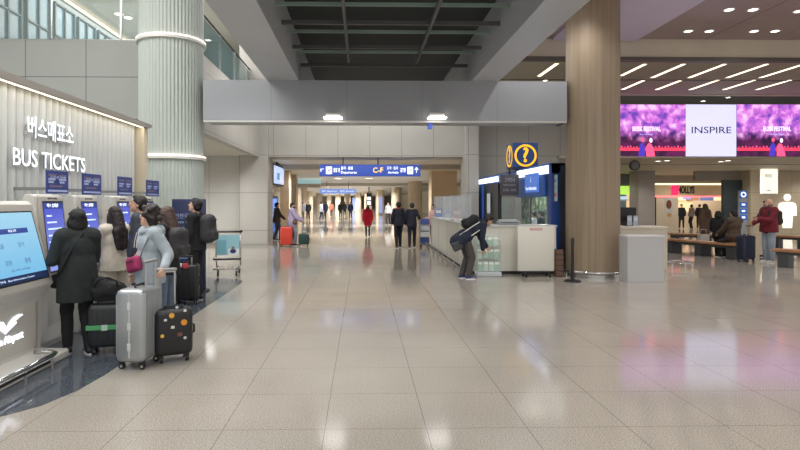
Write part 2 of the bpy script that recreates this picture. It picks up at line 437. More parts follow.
# ------------------------------------------------------------------ ticket wall
rw, yy = [], 3.2
nn = int((10.45-3.2)/.16)
for z in (0, 3.07):
    r = []
    for k in range(nn*8):
        t = k/8; y = 3.2+.16*t; fr = t % 1
        r.append(Vector((-4.31+.075*math.sin(PI*fr)**.7, y, z)))
    r += [Vector((-4.6, 10.45, z)), Vector((-4.6, 3.2, z))]
    rw.append(r)
tw = struct(MB().rings(rw).build('wall_ticket', M('ribbed_panel', (204,206,203), .5)))
struct(box('trim_8', (-4.6,3.2,3.07), (-4.02,10.62,3.125), M('cap_grey', (158,152,144), .5)))
struct(box('trim_9', (-4.16,3.2,3.05), (-4.10,10.5,3.07), lamp_line)); struct(box('trim_13', (-4.06,3.2,3.035), (-4.02,10.5,3.07), M('cap_grey', (158,152,144), .5)))
struct(box('trim_10', (-4.62,10.45,0), (-4.1,10.62,3.07), M('end_cream', (218,206,182), .5)))
sg = thing('wall_lettering', 'white lit bus ticket office lettering on the ribbed ticket wall', 'sign', (-4.2,7.4,2.3))
lw = glow('letter_white', (244,248,255), 1.3); ls = M('letter_side', (200,205,210), .5)
def span(px0, px1, x): return Yx(px0, x), Yx(px1, x)
a, b_ = span(23.5, 69.5, -4.24); zc = .5*(Z(122,-4.24,a)+Z(141,-4.24,a))
text('버스매표소', lw, sg, (0, (a+b_)/2-7.4, 2.585-2.3), FACE_E, .30, b_-a, ext=.012, bold=.008, side=ls)
a, b_ = span(8.5, 81.5, -4.24)
text('BUS TICKETS', lw, sg, (0, (a+b_)/2-7.4, 2.19-2.3), FACE_E, .30, b_-a, ext=.012, bold=.004, side=ls)

# ------------------------------------------------------------------ downlights and light lines
dl_h = M('downlight_rim', (230,228,222), .4)
def downlight(p, r, label, group, n=20):
    t = thing('downlight', label, 'ceiling light', p, 0, group)
    MB().lathe([(r*.8,-.012),(r*1.1,-.012),(r*1.1,0),(r*.8,0)], n, closed=True).build('rim', dl_h, t, smooth=True)
    MB().lathe([(.001,-.008),(r*.85,-.008),(r*.85,-.004),(.001,-.004)], n).build('lens', lamp_w, t)
    return t
for px, py in ((729,9.5),(753,9.5),(799,11),(688,31),(709,31),(754,31),(775,31),(641,8.5)):
    if px == 641: continue
    downlight(G(px,py,ZR), .12, 'round downlight in the plum ceiling above the big screens', 'paired downlights in the plum ceiling')
for (px, py) in ((703,101),(728,97.3)):
    downlight(G(px,py,5.85), .1, 'round downlight in the grey gap above the big screen', 'downlights above the screens')
for (px, py) in ((658,161),(667,160.5),(721,161.5),(728,160.5)):
    downlight(G(px,py,3.32), .13, 'round downlight in the beige ceiling below the big screens', 'downlights below the screens')
for (px, py) in ((61,5),(119,14),(128,17.5),(106,34.5),(208,40)):
    downlight(G(px,py,8.0), .16, 'round downlight in the pale ceiling of the upper floor', 'downlights over the upper floor')
struct(box('trim_11', (-9.2,13.6,7.88), (-9.14,22,7.94), lamp_line))
cor = [(338,178.3),(369,178.3),(332,183.6),(358,183.6),(327,187),(349.5,187),(322,189.4),(340,189.6),(343,170.3+1),(405,171.3)]
for px, py in cor[:8]:
    downlight(G(px,py,3.3), .30, 'large round downlight in the corridor ceiling beyond the blue sign', 'round downlights along the corridor', 28)
for (x0,y0),(x1,y1) in [((621,75.5),(645,64)),((650,77.5),(686,64)),((687,77.5),(727,64)),((725,77.5),(769,64)),((762,77.5),(802,64)),
              ((621,89.3),(646,80)),((654,89.5),(684,80)),((688,89.5),(720,80)),((722,89.5),(756,80)),((755,89.5),(792,80)),((536,76),(560,63.5)),((527,90),(550,80))]:
    p, q = G(x0,y0,5.65), G(x1,y1,5.65); xm = (p.x+q.x)/2
    t = thing('light_bar', 'slim linear light bar in the olive soffit above the big screens', 'ceiling light', (xm,(p.y+q.y)/2,5.65), 0, 'linear lights in the soffit')
    L_ = abs(p.y-q.y)/2
    box('diffuser', (-.055,-L_,-.012), (.055,L_,-.002), lamp_line, t); 
    fr = MB(); fr.box((-.075,-L_-.02,-.008),(-.055,L_+.02,0)); fr.box((.055,-L_-.02,-.008),(.075,L_+.02,0)); fr.build('frame', dl_h, t)
# floodlights on the cross beam
for i, px in enumerate((333, 437)):
    p = P(px, 115, 11.95)
    t = thing('floodlight', ('white floodlight on the cross beam, above the %s of the blue sign' % ('left half', 'right end')[i]), 'light', p)
    box('bracket', (-.05,.02,0), (.05,.15,.03), white_p, t)
    MB().rbox((-.16,-.1,-.05),(.16,.08,.05), .03).build('housing', M('flood_white', (235,235,232), .4), t, smooth=True)
    MB().rbox((-.2,-.13,-.085),(.2,.1,-.052), .01).build('lens', glow('flood_glow', (255,250,240), 4), t)
    l = bpy.data.lights.new('flood', 'SPOT'); l.energy = 35; l.spot_size = 2.4; l.color = NEUT; l.shadow_soft_size = .3
    lo = bpy.data.objects.new('flood_lamp', l); COL.objects.link(lo); lo.location = p+Vector((0,-.02,-.12))
ex = thing('exit_sign', 'small blue lit sign under the cross beam beside the right floodlight', 'sign', P(430,125,12.2))
MB().rbox((-.05,-.04,-.09),(.05,.04,.09), .01).build('casing', M('sign_blue', (60,84,170), .4, emit=.5), ex)

# ------------------------------------------------------------------ glass railings of the upper floor
def railing(label, p, q, z0, z1, npost, name='glass_railing'):
    p, q = Vector(p), Vector(q); t = thing(name, label, 'railing', (p.x,p.y,z0))
    L_ = (q-p).length; d = (q-p)/L_; ang = math.atan2(d.y, d.x); t.rotation_euler.z = ang
    h = z1-z0
    box('glass_pane', (0,-.008,.02), (L_,.008,h-.08), glass_t if 'side' in label else glass, t)
    MB().cyl((0,0,h),(L_,0,h), .03, n=12).build('handrail', dark_m if 'side' in label else steel, t, smooth=True)
    for k in range(npost):
        x = L_*(k+.5)/npost
        o = MB().box((x-.02,-.03,0),(x+.02,.03,h)).build('post', steel, t)
    box('base_rail', (0,-.03,0), (L_,.03,.05), steel, t)
    return t
railing('clear glass railing on top of the stone balcony wall above the ticket wall', (-15,13.35), (-4.95,13.35), ZS, ZS+1.1, 6)
railing('dark glass side railing of the upper floor right of the ribbed column', (-4.2,13.6), (-4.2,21), ZS-.3, 6.6, 4)
# ------------------------------------------------------------------ ticket kiosks
shell_w = M('kiosk_white', (214,212,206), .4)
shell_g = M('kiosk_grey', (176,172,164), .42)
navy = M('sign_navy', (46,64,134), .45)
txt_w = glow('text_white', (235,240,255), .9)
def screen_mat(name, top, bot, s, z0, z1):
    m = bpy.data.materials.new(name); m.use_nodes = True; nt = m.node_tree; b = nt.nodes['Principled BSDF']
    N, L = nt.nodes.new, nt.links.new
    tc = N('ShaderNodeTexCoord'); sep = N('ShaderNodeSeparateXYZ'); L(tc.outputs['Object'], sep.inputs[0])
    mr = N('ShaderNodeMapRange'); mr.inputs[1].default_value = z0; mr.inputs[2].default_value = z1; L(sep.outputs[2], mr.inputs[0])
    rp = N('ShaderNodeValToRGB'); rp.color_ramp.elements[0].color = lin(bot); rp.color_ramp.elements[1].color = lin(top); L(mr.outputs[0], rp.inputs[0])
    L(rp.outputs[0], b.inputs['Emission Color']); b.inputs['Emission Strength'].default_value = s
    b.inputs['Base Color'].default_value = (.02,.02,.03,1); b.inputs['Roughness'].default_value = .15
    return m
scr_blue = screen_mat('kiosk_screen_blue', (86,92,222), (150,172,250), .85, .85, 1.62)
scr_cyan = screen_mat('kiosk_screen_cyan', (170,222,248), (120,196,240), .95, .86, 1.53)
ui_navy = glow('ui_navy', (40,60,130), .6); ui_dark = glow('ui_dark', (24,38,78), .5); ui_pale = glow('ui_pale', (200,222,250), .9)
ui_text = glow('ui_text', (60,90,140), .6); ui_green = glow('ui_green', (110,200,140), .8)
KX = -3.52
def tilt_R(a):   # face +x, leaning back by a
    return (Matrix.Rotation(-a, 3, 'Y')@FACE_E)
def slim_kiosk(y, label, i):
    t = thing('ticket_kiosk', label, 'ticket machine', (KX,y,0), 0, 'slim bus ticket kiosks')
    W = .255
    body = [(-.24,0),(-.24,1.70),(-.21,1.735),(-.15,1.74),(-.11,1.72),(-.06,.85),(-.02,.80),(-.02,.08),(-.05,0)]
    MB().prism([(p[0],p[1]) for p in body], 1, -W-.06, W-.03).build('body', shell_w, t, bevel=.012)
    # rounded bezel slab carrying the screen
    bz = MB(); bz.rbox((-.06,-W,.78),(.02,W,1.73), .028)
    a = .11; piv = Matrix.Translation(Vector((-.03,0,.78)))@Matrix.Rotation(-a,4,'Y')@Matrix.Translation(Vector((.03,0,-.78)))
    bz.xf(piv); bz.build('bezel', shell_g, t, smooth=True)
    def flat(name, m, y0, y1, z0, z1, th, par=None):
        return MB().box((.018,y0,z0),(.02+th,y1,z1)).xf(piv).build(name, m, par or t)
    s = flat('screen', scr_blue, -W+.06, W-.06, .86, 1.64, .003)
    flat('screen_rim', black_p, -W+.045, W-.045, .84, 1.66, .0015)
    for k in range(7):
        z = 1.48-k*.075
        flat('menu_line', ui_pale, -W+.1, -W+.1+.10+.09*((k*7+i) % 3), z, z+.018, .005, s)
    flat('title_bar', ui_navy, -W+.07, W-.07, 1.57, 1.64, .005, s)
    R = Matrix.Rotation(-a,3,'Y')@FACE_E
    text('버스 승차권', txt_w, s, piv@Vector((.027,-.02,1.605)), R, .05, .22)
    if i % 2: flat('ticket_button', ui_green, .02, .12, 1.13, 1.17, .006, s)
    text('TICKET KIOSK', M('print_grey', (90,90,92), .5), t, piv@Vector((.0215,0,1.69)), R, .028, .2)
    flat('card_reader', black_p, W-.16, W-.08, .79, .83, .02)
    MB().box((-.03,-.2,.25),(-.015,.2,.7)).build('service_panel', M('kiosk_panel', (200,198,192), .5), t, bevel=.004)
    return t
KY = [6.47, 7.32, 8.35, 9.35]
kl = ['slim blue-screen ticket kiosk in front of the cap wearing woman, beside the wide kiosk',
      'slim blue-screen ticket kiosk used by the long-haired woman in the cream blouse',
      'slim blue-screen ticket kiosk beyond the cream blouse woman, in front of the tall man',
      'slim blue-screen ticket kiosk farthest from the wide kiosk, half behind the tall man']
for i, y in enumerate(KY): slim_kiosk(y, kl[i], i)
# blue notice boards over the kiosks
for i, (x0,x1,y0,y1) in enumerate(((46.5,68.5,171,192),(82.5,101.5,174,194),(118,132.3,177,195),(146.5,159,180.5,196))):
    xp = -3.72
    ya, yb = Yx(x0,xp), Yx(x1,xp); yc = (ya+yb)/2
    z1, z0 = Z(y0,xp,yc), max(Z(y1,xp,yc)-.02, 1.75)
    t = thing('notice_board', ['navy notice board above the kiosk facing the cap wearing woman, below the white lettering',
       'navy notice board above the kiosk of the long-haired woman in cream', 'navy notice board above the third slim kiosk from the wide kiosk', 'navy notice board beside the ribbed column, above the last slim kiosk'][i], 'sign', (xp,yc,z0), 0, 'navy notice boards over the kiosks')
    w, h = yb-ya, z1-z0
    MB().box((-.012,-w/2,0),(.0,w/2,h)).build('panel', navy, t, bevel=.003)
    MB().box((-4.24-xp,-.03,.04),(-.012,.03,.08)).build('bracket', steel, t)
    for k, (yy0,yy1,zz,mm) in enumerate(((-.42,-.08,.80,'o'),(.05,.4,.80,'o'),(-.42,-.12,.62,'w'),(.05,.38,.62,'w'),(-.42,-.2,.50,'w'),(.08,.3,.50,'w'),(-.38,.2,.32,'o'),(-.44,.44,.12,'w'))):
        MB().box((0,yy0*w,zz*h-.012),(.003,yy1*w,zz*h+.012)).build('text_line', M('print_orange', (124,112,128), .5) if mm == 'o' else M('print_white', (176,190,224), .5), t)
    if i < 2: text('승차권 발매', M('print_white', (176,190,224), .5), t, (.003,0,.70*h), FACE_E, .035, .7*w)
# wide kiosk in front
t = thing('wide_kiosk', 'wide ticket kiosk with a big pale blue screen at the near end of the row', 'ticket machine', (-3.38,5.12,0))
WK = .82
prof = [(-.62,0),(-.62,1.62),(-.58,1.66),(-.17,1.66),(-.14,1.63),(.075,.84),(.08,.78),(.02,.68),(-.045,.12),(-.045,0)]
MB().prism(prof, 1, -WK, WK).build('cabinet', shell_w, t, bevel=.015)
a = math.atan2(.215, .79)
def kf(u, z): # point on sloped face at height z
    return -.14+.215*(1.63-z)/.79
def slope_plate(name, m, y0, y1, z0, z1, off, par, th=.004):
    n = Vector((math.cos(a),0,math.sin(a)))
    vs = []
    for o_ in (off, off+th):
        for (yy, zz) in ((y0,z0),(y1,z0),(y1,z1),(y0,z1)):
            vs.append(Vector((kf(0,zz),yy,zz))+n*o_)
    b = MB(); b._add(vs, [(3,2,1,0),(4,5,6,7),(0,1,5,4),(1,2,6,5),(2,3,7,6),(3,0,4,7)])
    return b.build(name, m, par)
slope_plate('screen_surround', shell_g, -WK+.02, WK-.015, .79, 1.62, .0, t, .006)
slope_plate('screen_rim', black_p, -WK+.04, WK-.055, .855, 1.555, .006, t, .003)
sc = slope_plate('screen', scr_cyan, -WK+.05, WK-.075, .87, 1.54, .009, t)
slope_plate('footer_bar', ui_dark, -WK+.05, WK-.075, .87, .935, .0135, sc, .001)
slope_plate('title_bar', ui_navy, -.35, WK-.22, 1.335, 1.385, .0135, sc, .001)
Rk = Matrix.Rotation(-a,3,'Y')@FACE_E
n = Vector((math.cos(a),0,math.sin(a)))
def st_(s, y, z, h, m, w=None): return text(s, m, sc, Vector((kf(0,z),y,z))+n*.0145, Rk, h, w, ext=.0006)
for s_, y_, z_ in (('서울', .12, 1.22), ('경기', .43, 1.22), ('강원', .17, 1.06), ('충청', .47, 1.06)): st_(s_, y_, z_, .055, ui_text)
st_('출발 지역을 선택하세요', .33, .985, .022, ui_text, .3)
st_('승차권 구매', .02, 1.36, .032, txt_w); st_('예매 조회', .35, 1.36, .032, txt_w)
st_('이용 안내   Bus Information Center', .2, .902, .026, ui_pale, .62)
st_('인천공항', -.1, 1.46, .03, ui_text)
# recessed lower panel with lit airport mark
def lowx(z): return .02-.065*(.68-z)/.56
def low_plate(name, m, pts, off, th, par):
    vs = [Vector((lowx(z)+off,y,z)) for y, z in pts]+[Vector((lowx(z)+off+th,y,z)) for y, z in pts]; k = len(pts)
    b = MB(); b._add(vs, [tuple(range(k)), tuple(range(2*k-1,k-1,-1))]+[(q,q+k,(q+1)%k+k,(q+1)%k) for q in range(k)])
    return b.build(name, m, par)
low_plate('recess_panel', M('recess_white', (204,200,190), .4), [(-WK+.08,.14),(WK-.12,.14),(WK-.2,.62),(-WK+.08,.62)], .0, .003, t)
lowp = low_plate('recess_frame', shell_g, [(WK-.12,.12),(WK-.08,.12),(WK-.17,.65),(WK-.21,.62)], .0, .012, t)
lg = glow('logo_white', (235,240,255), 2.2)
text('Incheon Airport', lg, t, (lowx(.34)+.012, .14, .33), FACE_E, .105, .62, name='airport_lettering', ext=.004)
def swoosh(name, pts, w, par):
    # flat ribbon in the panel plane
    top, bot = [], []
    for k, (y, z) in enumerate(pts):
        ww = w*math.sin(PI*(k+.6)/(len(pts)+.2)); top.append((y, z+ww)); bot.append((y, z-ww))
    return low_plate(name, lg, top+bot[::-1], .012, .005, par)
def arc(p0, p1, p2, n=8):
    return [((1-u)**2*p0[0]+2*u*(1-u)*p1[0]+u*u*p2[0], (1-u)**2*p0[1]+2*u*(1-u)*p1[1]+u*u*p2[1]) for u in [k/n for k in range(n+1)]]
cy = .18
swoosh('airport_emblem', arc((cy-.17,.50),(cy-.06,.54),(cy-.01,.42)), .020, t)
swoosh('airport_emblem', arc((cy-.01,.42),(cy+.06,.53),(cy+.22,.535)), .020, t)
swoosh('airport_emblem', arc((cy-.12,.46),(cy-.05,.47),(cy-.02,.40)), .014, t)
swoosh('airport_emblem', arc((cy-.02,.40),(cy+.06,.46),(cy+.14,.475)), .014, t)
MB().prism([(-.045,0),(.24,0),(.26,.02),(.26,.075),(.24,.095),(-.045,.10)], 1, -WK-.3, WK-.02).build('plinth', M('plinth_white', (205,202,194), .4), t)
# low guard rail of the wide kiosk
t = thing('guard_rail', 'low black guard rail with steel posts along the base of the wide kiosk', 'rail', (-3.03,5.0,0))
pts = [(0,-1.4,.15),(0,.45,.15),(-.015,.53,.15),(-.06,.57,.15),(-.12,.575,.15),(-.24,.56,.15)]
MB().tube(pts, .022, 10).build('bar', chrome, t, smooth='all')
MB().tube([(0,-1.4,.10),(0,.4,.10)], .014, 8).build('lower_bar', dark_m, t, smooth='all')
for y in (-1.1,-.5,.02,.45): MB().cyl((0,y,0),(0,y,.15), .012, n=10).build('post', steel, t, smooth=True)

# blue information stand in front of the ribbed column
ps = P(189,199,10.2); zt_ = ps.z
t = thing('information_stand', 'tall navy information stand in front of the ribbed column', 'sign', (ps.x,10.2,0))
w = (X(205.5,10.2)-X(172,10.2))/2
MB().rbox((-w,-.03,.03),(w,.03,zt_), .015).build('panel', M('stand_navy', (42,50,84), .4), t, smooth=True)
MB().box((-w-.03,-.16,0),(w+.03,.16,.03)).build('base', dark_m, t)
text('인천국제공항', txt_w if False else M('print_white', (176,190,224), .5), t, (.0,-.034,zt_-.32), FACE_S, .10, w*1.6)
text('INCHEON AIRPORT', M('print_white', (176,190,224), .5), t, (0,-.034,zt_-.43), FACE_S, .05, w*1.2)
b = MB(); b.prism([(.05,zt_-.2),(.12,zt_-.17),(.2,zt_-.12),(.13,zt_-.14)], 1, -.036, -.03); b.build('emblem', M('print_white', (176,190,224), .5), t)
for k in range(9):
    z = zt_-.55-k*.11
    MB().box((-w+.05,-.033,z),(-w+.05+(.2+.25*((k*5) % 3)/2),-.03,z+.035)).build('text_line', M('stand_text', (120,140,190), .5), t)
    MB().box((w-.14,-.033,z),(w-.06,-.03,z+.06)).build('icon', M('stand_icon', (96,92,170), .5), t)

# ------------------------------------------------------------------ luggage trolley
def trolley(loc, rz):
    t = thing('luggage_trolley', 'steel luggage trolley with a pale blue advert panel near the concrete wall', 'trolley', loc, rz)
    W = .27
    fr = MB()
    fr.tube([(-W,.30,.16),(-W,.12,.30),(-W,.05,.96)], .016, 8); fr.tube([(W,.30,.16),(W,.12,.30),(W,.05,.96)], .016, 8)
    fr.build('frame', steel, t, smooth='all')
    MB().tube([(-W-.03,.03,.97),(W+.03,.03,.97)], .02, 10).build('handle', black_p, t, smooth='all')
    for x in (-W-.02, W+.02): MB().ell((x,.03,.98), (.035,.03,.03)).build('grip', black_p, t, smooth='all')
    dk = MB(); dk.tube([(-W,.28,.17),(-W-.02,-.32,.16),(W+.02,-.32,.16),(W,.28,.17)], .016, 8)
    for k in range(5): dk.cyl((-W+.1*k+.07,.28,.17),(-W+.1*k+.07,-.32,.16), .008, n=8)
    dk.build('deck', steel, t, smooth='all')
    MB().tube([(-W-.02,-.1,.42),(-W-.03,-.30,.40),(W+.03,-.30,.40),(W+.02,-.1,.42)], .014, 8).build('basket', steel, t, smooth='all')
    MB().box((-W-.03,-.33,.36),(W+.03,-.30,.40)).build('bumper', black_p, t, bevel=.006)
    ad = MB().box((-W+.02,.02,.44),(W-.02,.035,.90)).build('advert_panel', M('ad_blue', (150,196,208), .4), t, bevel=.006)
    MB().box((-W+.03,.016,.46),(-.04,.02,.78)).build('advert_strip', M('ad_teal', (118,172,186), .4), ad)
    MB().box((.0,.016,.44),(W-.03,.02,.58)).build('advert_picture', M('ad_white', (222,226,226), .4), ad)
    MB().ell((.11,.014,.60), (.035,.004,.04)).build('advert_figure', M('ad_skin', (150,120,104), .5), ad)
    MB().ell((.11,.014,.53), (.07,.004,.05)).build('advert_figure', M('ad_dark', (40,58,110), .5), ad)
    for x, y in ((-.2,-.26),(.2,-.26),(-.24,.24),(.24,.24)):
        c = MB().box((x-.02,y-.02,.10),(x+.02,y+.02,.17)).build('caster', steel, t)
        MB().cyl((x-.02,y,.06),(x+.02,y,.06), .06, n=18).build('wheel', black_p, c, smooth=True)
    return t
p = G(228,274.5); trolley((p.x,p.y,0), math.radians(10))

# ------------------------------------------------------------------ information booth
blue = M('booth_blue', (62,112,196), .4); blue_d = M('booth_blue_dark', (36,70,140), .4)
wlit = glow('booth_light', (232,240,255), 1.5)
BX, BY0, BY1, BZ = 4.5, 13.0, 20.3, 2.58
t = thing('information_booth', 'blue information booth with a white lit top edge behind the long cream counter', 'booth', (BX,BY0,0))
D = BY1-BY0
MB().box((0,0,0),(.22,.28,BZ)).build('end_post', blue_d, t, bevel=.01)
MB().box((.22,0,0),(1.5,.1,BZ)).build('end_wall', M('booth_side', (60,64,74), .5), t)
ya, yb = Yx(519,BX)-BY0, .0
yf0, yf1 = Yx(500,BX)-BY0, Yx(478,BX)-BY0
MB().box((-.05,0,BZ-.26),(.25,ya,BZ)).build('header', blue, t, bevel=.01)
MB().box((-.065,.02,BZ-.25),(-.05,ya,BZ-.05)).build('light_band', wlit, t)
MB().box((-.05,ya,BZ-.30),(.25,yf1,BZ-.05)).build('header', blue, t, bevel=.01)
MB().box((-.065,yf0,BZ-.26),(-.05,yf1,BZ-.09)).build('light_band', wlit, t)
MB().box((-.02,yf1-1.0,0),(.2,yf1,BZ-.1)).build('far_panel', blue, t, bevel=.01)
MB().box((0,Yx(498,BX)-BY0,0),(.12,yf1-1.0,BZ-.3)).build('dark_door', M('booth_black', (28,30,36), .3), t)
po = plate('poster', M('poster_white', (206,214,214), .5), t, (-.03,Yx(489.5,BX)-BY0,1.6), FACE_W, .5, .7)
MB().box((.10,.28,0),(.2,Yx(546,BX)-BY0,BZ-.26)).build('dark_panel', M('booth_black', (28,30,36), .3), t)
p2 = plate('poster', M('poster_pale', (196,206,200), .5), t, (.08,Yx(551,BX)-BY0,1.98), FACE_W, .42, .62)
for k, (zz, mm) in enumerate(((2.16,(120,160,190)),(2.0,(170,190,170)),(1.82,(190,120,110)))):
    plate('poster_block', M('poster_c%d' % k, mm, .5), p2, (.077,Yx(551,BX)-BY0,zz), FACE_W, .3, .09, .002)
bn0, bn1 = Yx(546,BX)-BY0, Yx(518,BX)-BY0
MB().rbox((-.10,bn0,1.78),(.05,bn1,BZ-.28), .04).build('blue_fascia', blue, t, smooth=True)
i0, i1 = Yx(543,BX)-BY0, Yx(530,BX)-BY0
si = MB().box((-.14,i0,1.90),(-.10,i1,2.38)).build('sign_panel', glow('booth_sign', (90,130,215), .55), t)
text('i', txt_w, si, (-.143,(i0+i1)/2,2.22), FACE_W, .22, ext=.002)
text('Tour Information', txt_w, si, (-.143,(i0+i1)/2,2.0), FACE_W, .13, (i1-i0)*.85, ext=.002)
MB().box((.0,bn0,0),(.1,yf0,.95)).build('front_wall', M('booth_front', (150,160,172), .5), t)
gl = MB().box((.04,bn0,.95),(.055,yf0,1.78)).build('glass_front', M('booth_glass', (190,215,215), .05, alpha=.14), t)
for yy in (bn0, bn0+1.4, bn0+2.9): MB().box((.03,yy,.95),(.07,yy+.04,1.8)).build('mullion', steel, t)
def plantmat():
    m = M('green_wall', (70,92,70), .7); nt = m.node_tree; b = nt.nodes['Principled BSDF']
    tc = nt.nodes.new('ShaderNodeTexCoord'); ns = nt.nodes.new('ShaderNodeTexNoise'); ns.inputs['Scale'].default_value = 5; ns.inputs['Detail'].default_value = 6
    rp = nt.nodes.new('ShaderNodeValToRGB'); e = rp.color_ramp.elements; e[0].position = .36; e[1].position = .66
    e[0].color = lin((30,44,36)); e[1].color = lin((176,186,160)); x = rp.color_ramp.elements.new(.52); x.color = lin((84,112,80))
    nt.links.new(tc.outputs['Object'], ns.inputs['Vector']); nt.links.new(ns.outputs['Fac'], rp.inputs[0]); nt.links.new(rp.outputs[0], b.inputs['Base Color'])
    return m
MB().box((1.42,.1,0),(1.5,D,2.5)).build('green_back_wall', plantmat(), t)
MB().box((-.0,0,BZ-.06),(1.5,D,BZ)).build('roof', M('booth_roof', (70,84,110), .5), t)
MB().box((1.34,.6,1.3),(1.42,1.7,2.0)).build('wall_screen', glow('booth_screen', (170,180,235), .8), t)
spot('booth_lamp', (BX+.7, BY0+2.5, 2.4), 130, NEUT, 2.8, .1); spot('booth_lamp', (BX+.7, BY0+5, 2.4), 130, NEUT, 2.8, .1)
# question mark cube on the roof
yel = glow('sign_yellow', (255,198,40), .75)
yc0 = 15.6; xc0 = X(513,yc0); sz = X(538,yc0)-xc0; zc0 = Z(168.5,xc0,yc0); zc1 = Z(142.5,xc0,yc0)
t = thing('question_sign', 'blue cube sign with yellow ringed question marks above the information booth', 'sign', (xc0+sz/2,yc0+sz/2,zc0))
h = zc1-zc0
MB().box((-sz/2,-sz/2,0),(sz/2,sz/2,h)).build('cube', M('cube_blue', (50,84,150), .4), t, bevel=.01)
MB().box((-.12,-.12,BZ-zc0),(.12,.12,0)).build('pole', dark_m, t)
for R, org in ((FACE_S,(0,-sz/2-.004,h*.5)),(FACE_W,(-sz/2-.004,0,h*.5))):
    ring = MB(); k = 40; ro, ri = h*.43, h*.35
    pr = [[(R@Vector((rr*math.cos(2*PI*q/k), rr*math.sin(2*PI*q/k), zz)))+Vector(org) for q in range(k)] for rr, zz in ((ri,0),(ro,0),(ro,.006),(ri,.006))]
    ring.rings(pr, True).build('ring', yel, t)
    text('?', yel, t, org, R, h*.78, name='question_mark', ext=.004, bold=.025)
# hanging dark timetable board
pb_ = P(509.5,185,15.2)
t = thing('timetable_board', 'dark grey hanging timetable board below the question mark cube', 'sign', pb_, math.radians(-6))
w = (X(518.5,15.2)-X(500.5,15.2))/2; h2 = (Z(174.5,pb_.x,15.2)-Z(195.5,pb_.x,15.2))/2
MB().box((-w,-.03,-h2),(w,.03,h2)).build('panel', M('board_grey', (86,82,84), .4), t, bevel=.008)
pp = MB(); pp.box((-.03,-.01,h2),(.03,.01,h2+.2)); pp.box((-.03,-.01,h2+.17),(.9,.01,h2+.2)); pp.build('bracket', dark_m, t)
bt = M('board_text', (190,190,196), .5)
text('고객안내', bt, t, (0,-.032,h2*.45), FACE_S, .13, w*1.1)
text('Information', bt, t, (0,-.032,0), FACE_S, .07, w*1.3)
text('07:00 - 22:00', bt, t, (0,-.032,-h2*.5), FACE_S, .09, w*1.4)

# ------------------------------------------------------------------ long cream counter
cw = M('counter_cream', (214,212,200), .45, var=.02, vs=3)
cx0, cy0 = 2.5, 12.5
t = thing('long_counter', 'long cream counter turning the corner in front of the blue booth', 'counter', (cx0,cy0,0))
MB().box((0,0,.07),(.65,7.3,1.08)).build('side_run', cw, t, bevel=.01)
MB().box((.65,0,.07),(1.95,.65,1.08)).build('front_run', cw, t, bevel=.01)
MB().prism([(-.02,-.02),(1.97,-.02),(1.97,.67),(.67,.67),(.67,7.32),(-.02,7.32)], 2, 1.08, 1.12).build('worktop', M('counter_top', (205,205,200), .35), t)
MB().prism([(.04,.04),(1.9,.04),(1.9,.6),(.6,.6),(.6,7.25),(.04,7.25)], 2, 0, .07).build('kick_base', dark_m, t)
for y in (1.8, 3.6, 5.4): MB().box((-.004,y-.004,.09),(0,y+.004,1.07)).build('panel_seam', M('seam', (150,148,140), .6), t)
t = thing('bumper_rail', 'low steel bumper rail along the corridor side of the cream counter', 'rail', (2.3,cy0,0))
bb = MB(); bb.tube([(.12,.1,.2),(0,.2,.2),(0,7.2,.2)], .02, 8); bb.build('upper_bar', steel, t, smooth='all')
MB().tube([(0,.2,.1),(0,7.2,.1)], .016, 8).build('lower_bar', steel, t, smooth='all')
for k in range(8): MB().cyl((0,.25+k*.98,0),(0,.25+k*.98,.2), .014, n=8).build('post', steel, t)
# white panel on casters in front
ya = 12.12; xa0, xa1 = X(517.5,ya), X(554,ya); zt2 = Z(226.5,xa0,ya)
t = thing('rolling_panel', 'cream rolling panel on casters in front of the counter, beside the tan column', 'panel', ((xa0+xa1)/2,ya,0))
w = (xa1-xa0)/2
MB().rbox((-w,-.025,.12),(w,.025,zt2), .008).build('board', M('panel_cream', (222,220,208), .4), t, smooth=True)
MB().box((-w*.35,-.028,zt2-.09),(w*.35,-.025,zt2-.03)).build('notice_strip', M('notice_pink', (214,170,170), .5), t)
ft = MB(); ft.box((-w+.1,-.04,.08),(w-.1,.04,.12)); ft.build('foot_rail', dark_m, t)
for x in (-w+.14, -.25, w-.14):
    c = MB().box((x-.02,-.16,.06),(x+.02,.12,.09)).build('caster', dark_m, t)
    for y in (-.15,.11): MB().cyl((x-.012,y,.035),(x+.012,y,.035), .035, n=14).build('wheel', black_p, c, smooth=True)
xb0, xb1 = X(557,12.0), X(563.5,12.0)
t = thing('wooden_box', 'brown slatted wooden box between the rolling panel and the tan column', 'box', ((xb0+xb1)/2,12.12,0))
bm_ = MB()
for k in range(5): bm_.box((-.08,-.1,.02+k*.12),(.08,.1,.12+k*.12))
bm_.build('slats', M('walnut', (104,78,62), .5, var=.15, vs=8), t, bevel=.005)
MB().box((-.072,-.09,0),(.072,.09,.6)).build('core', M('walnut_dark', (64,46,38), .6), t)
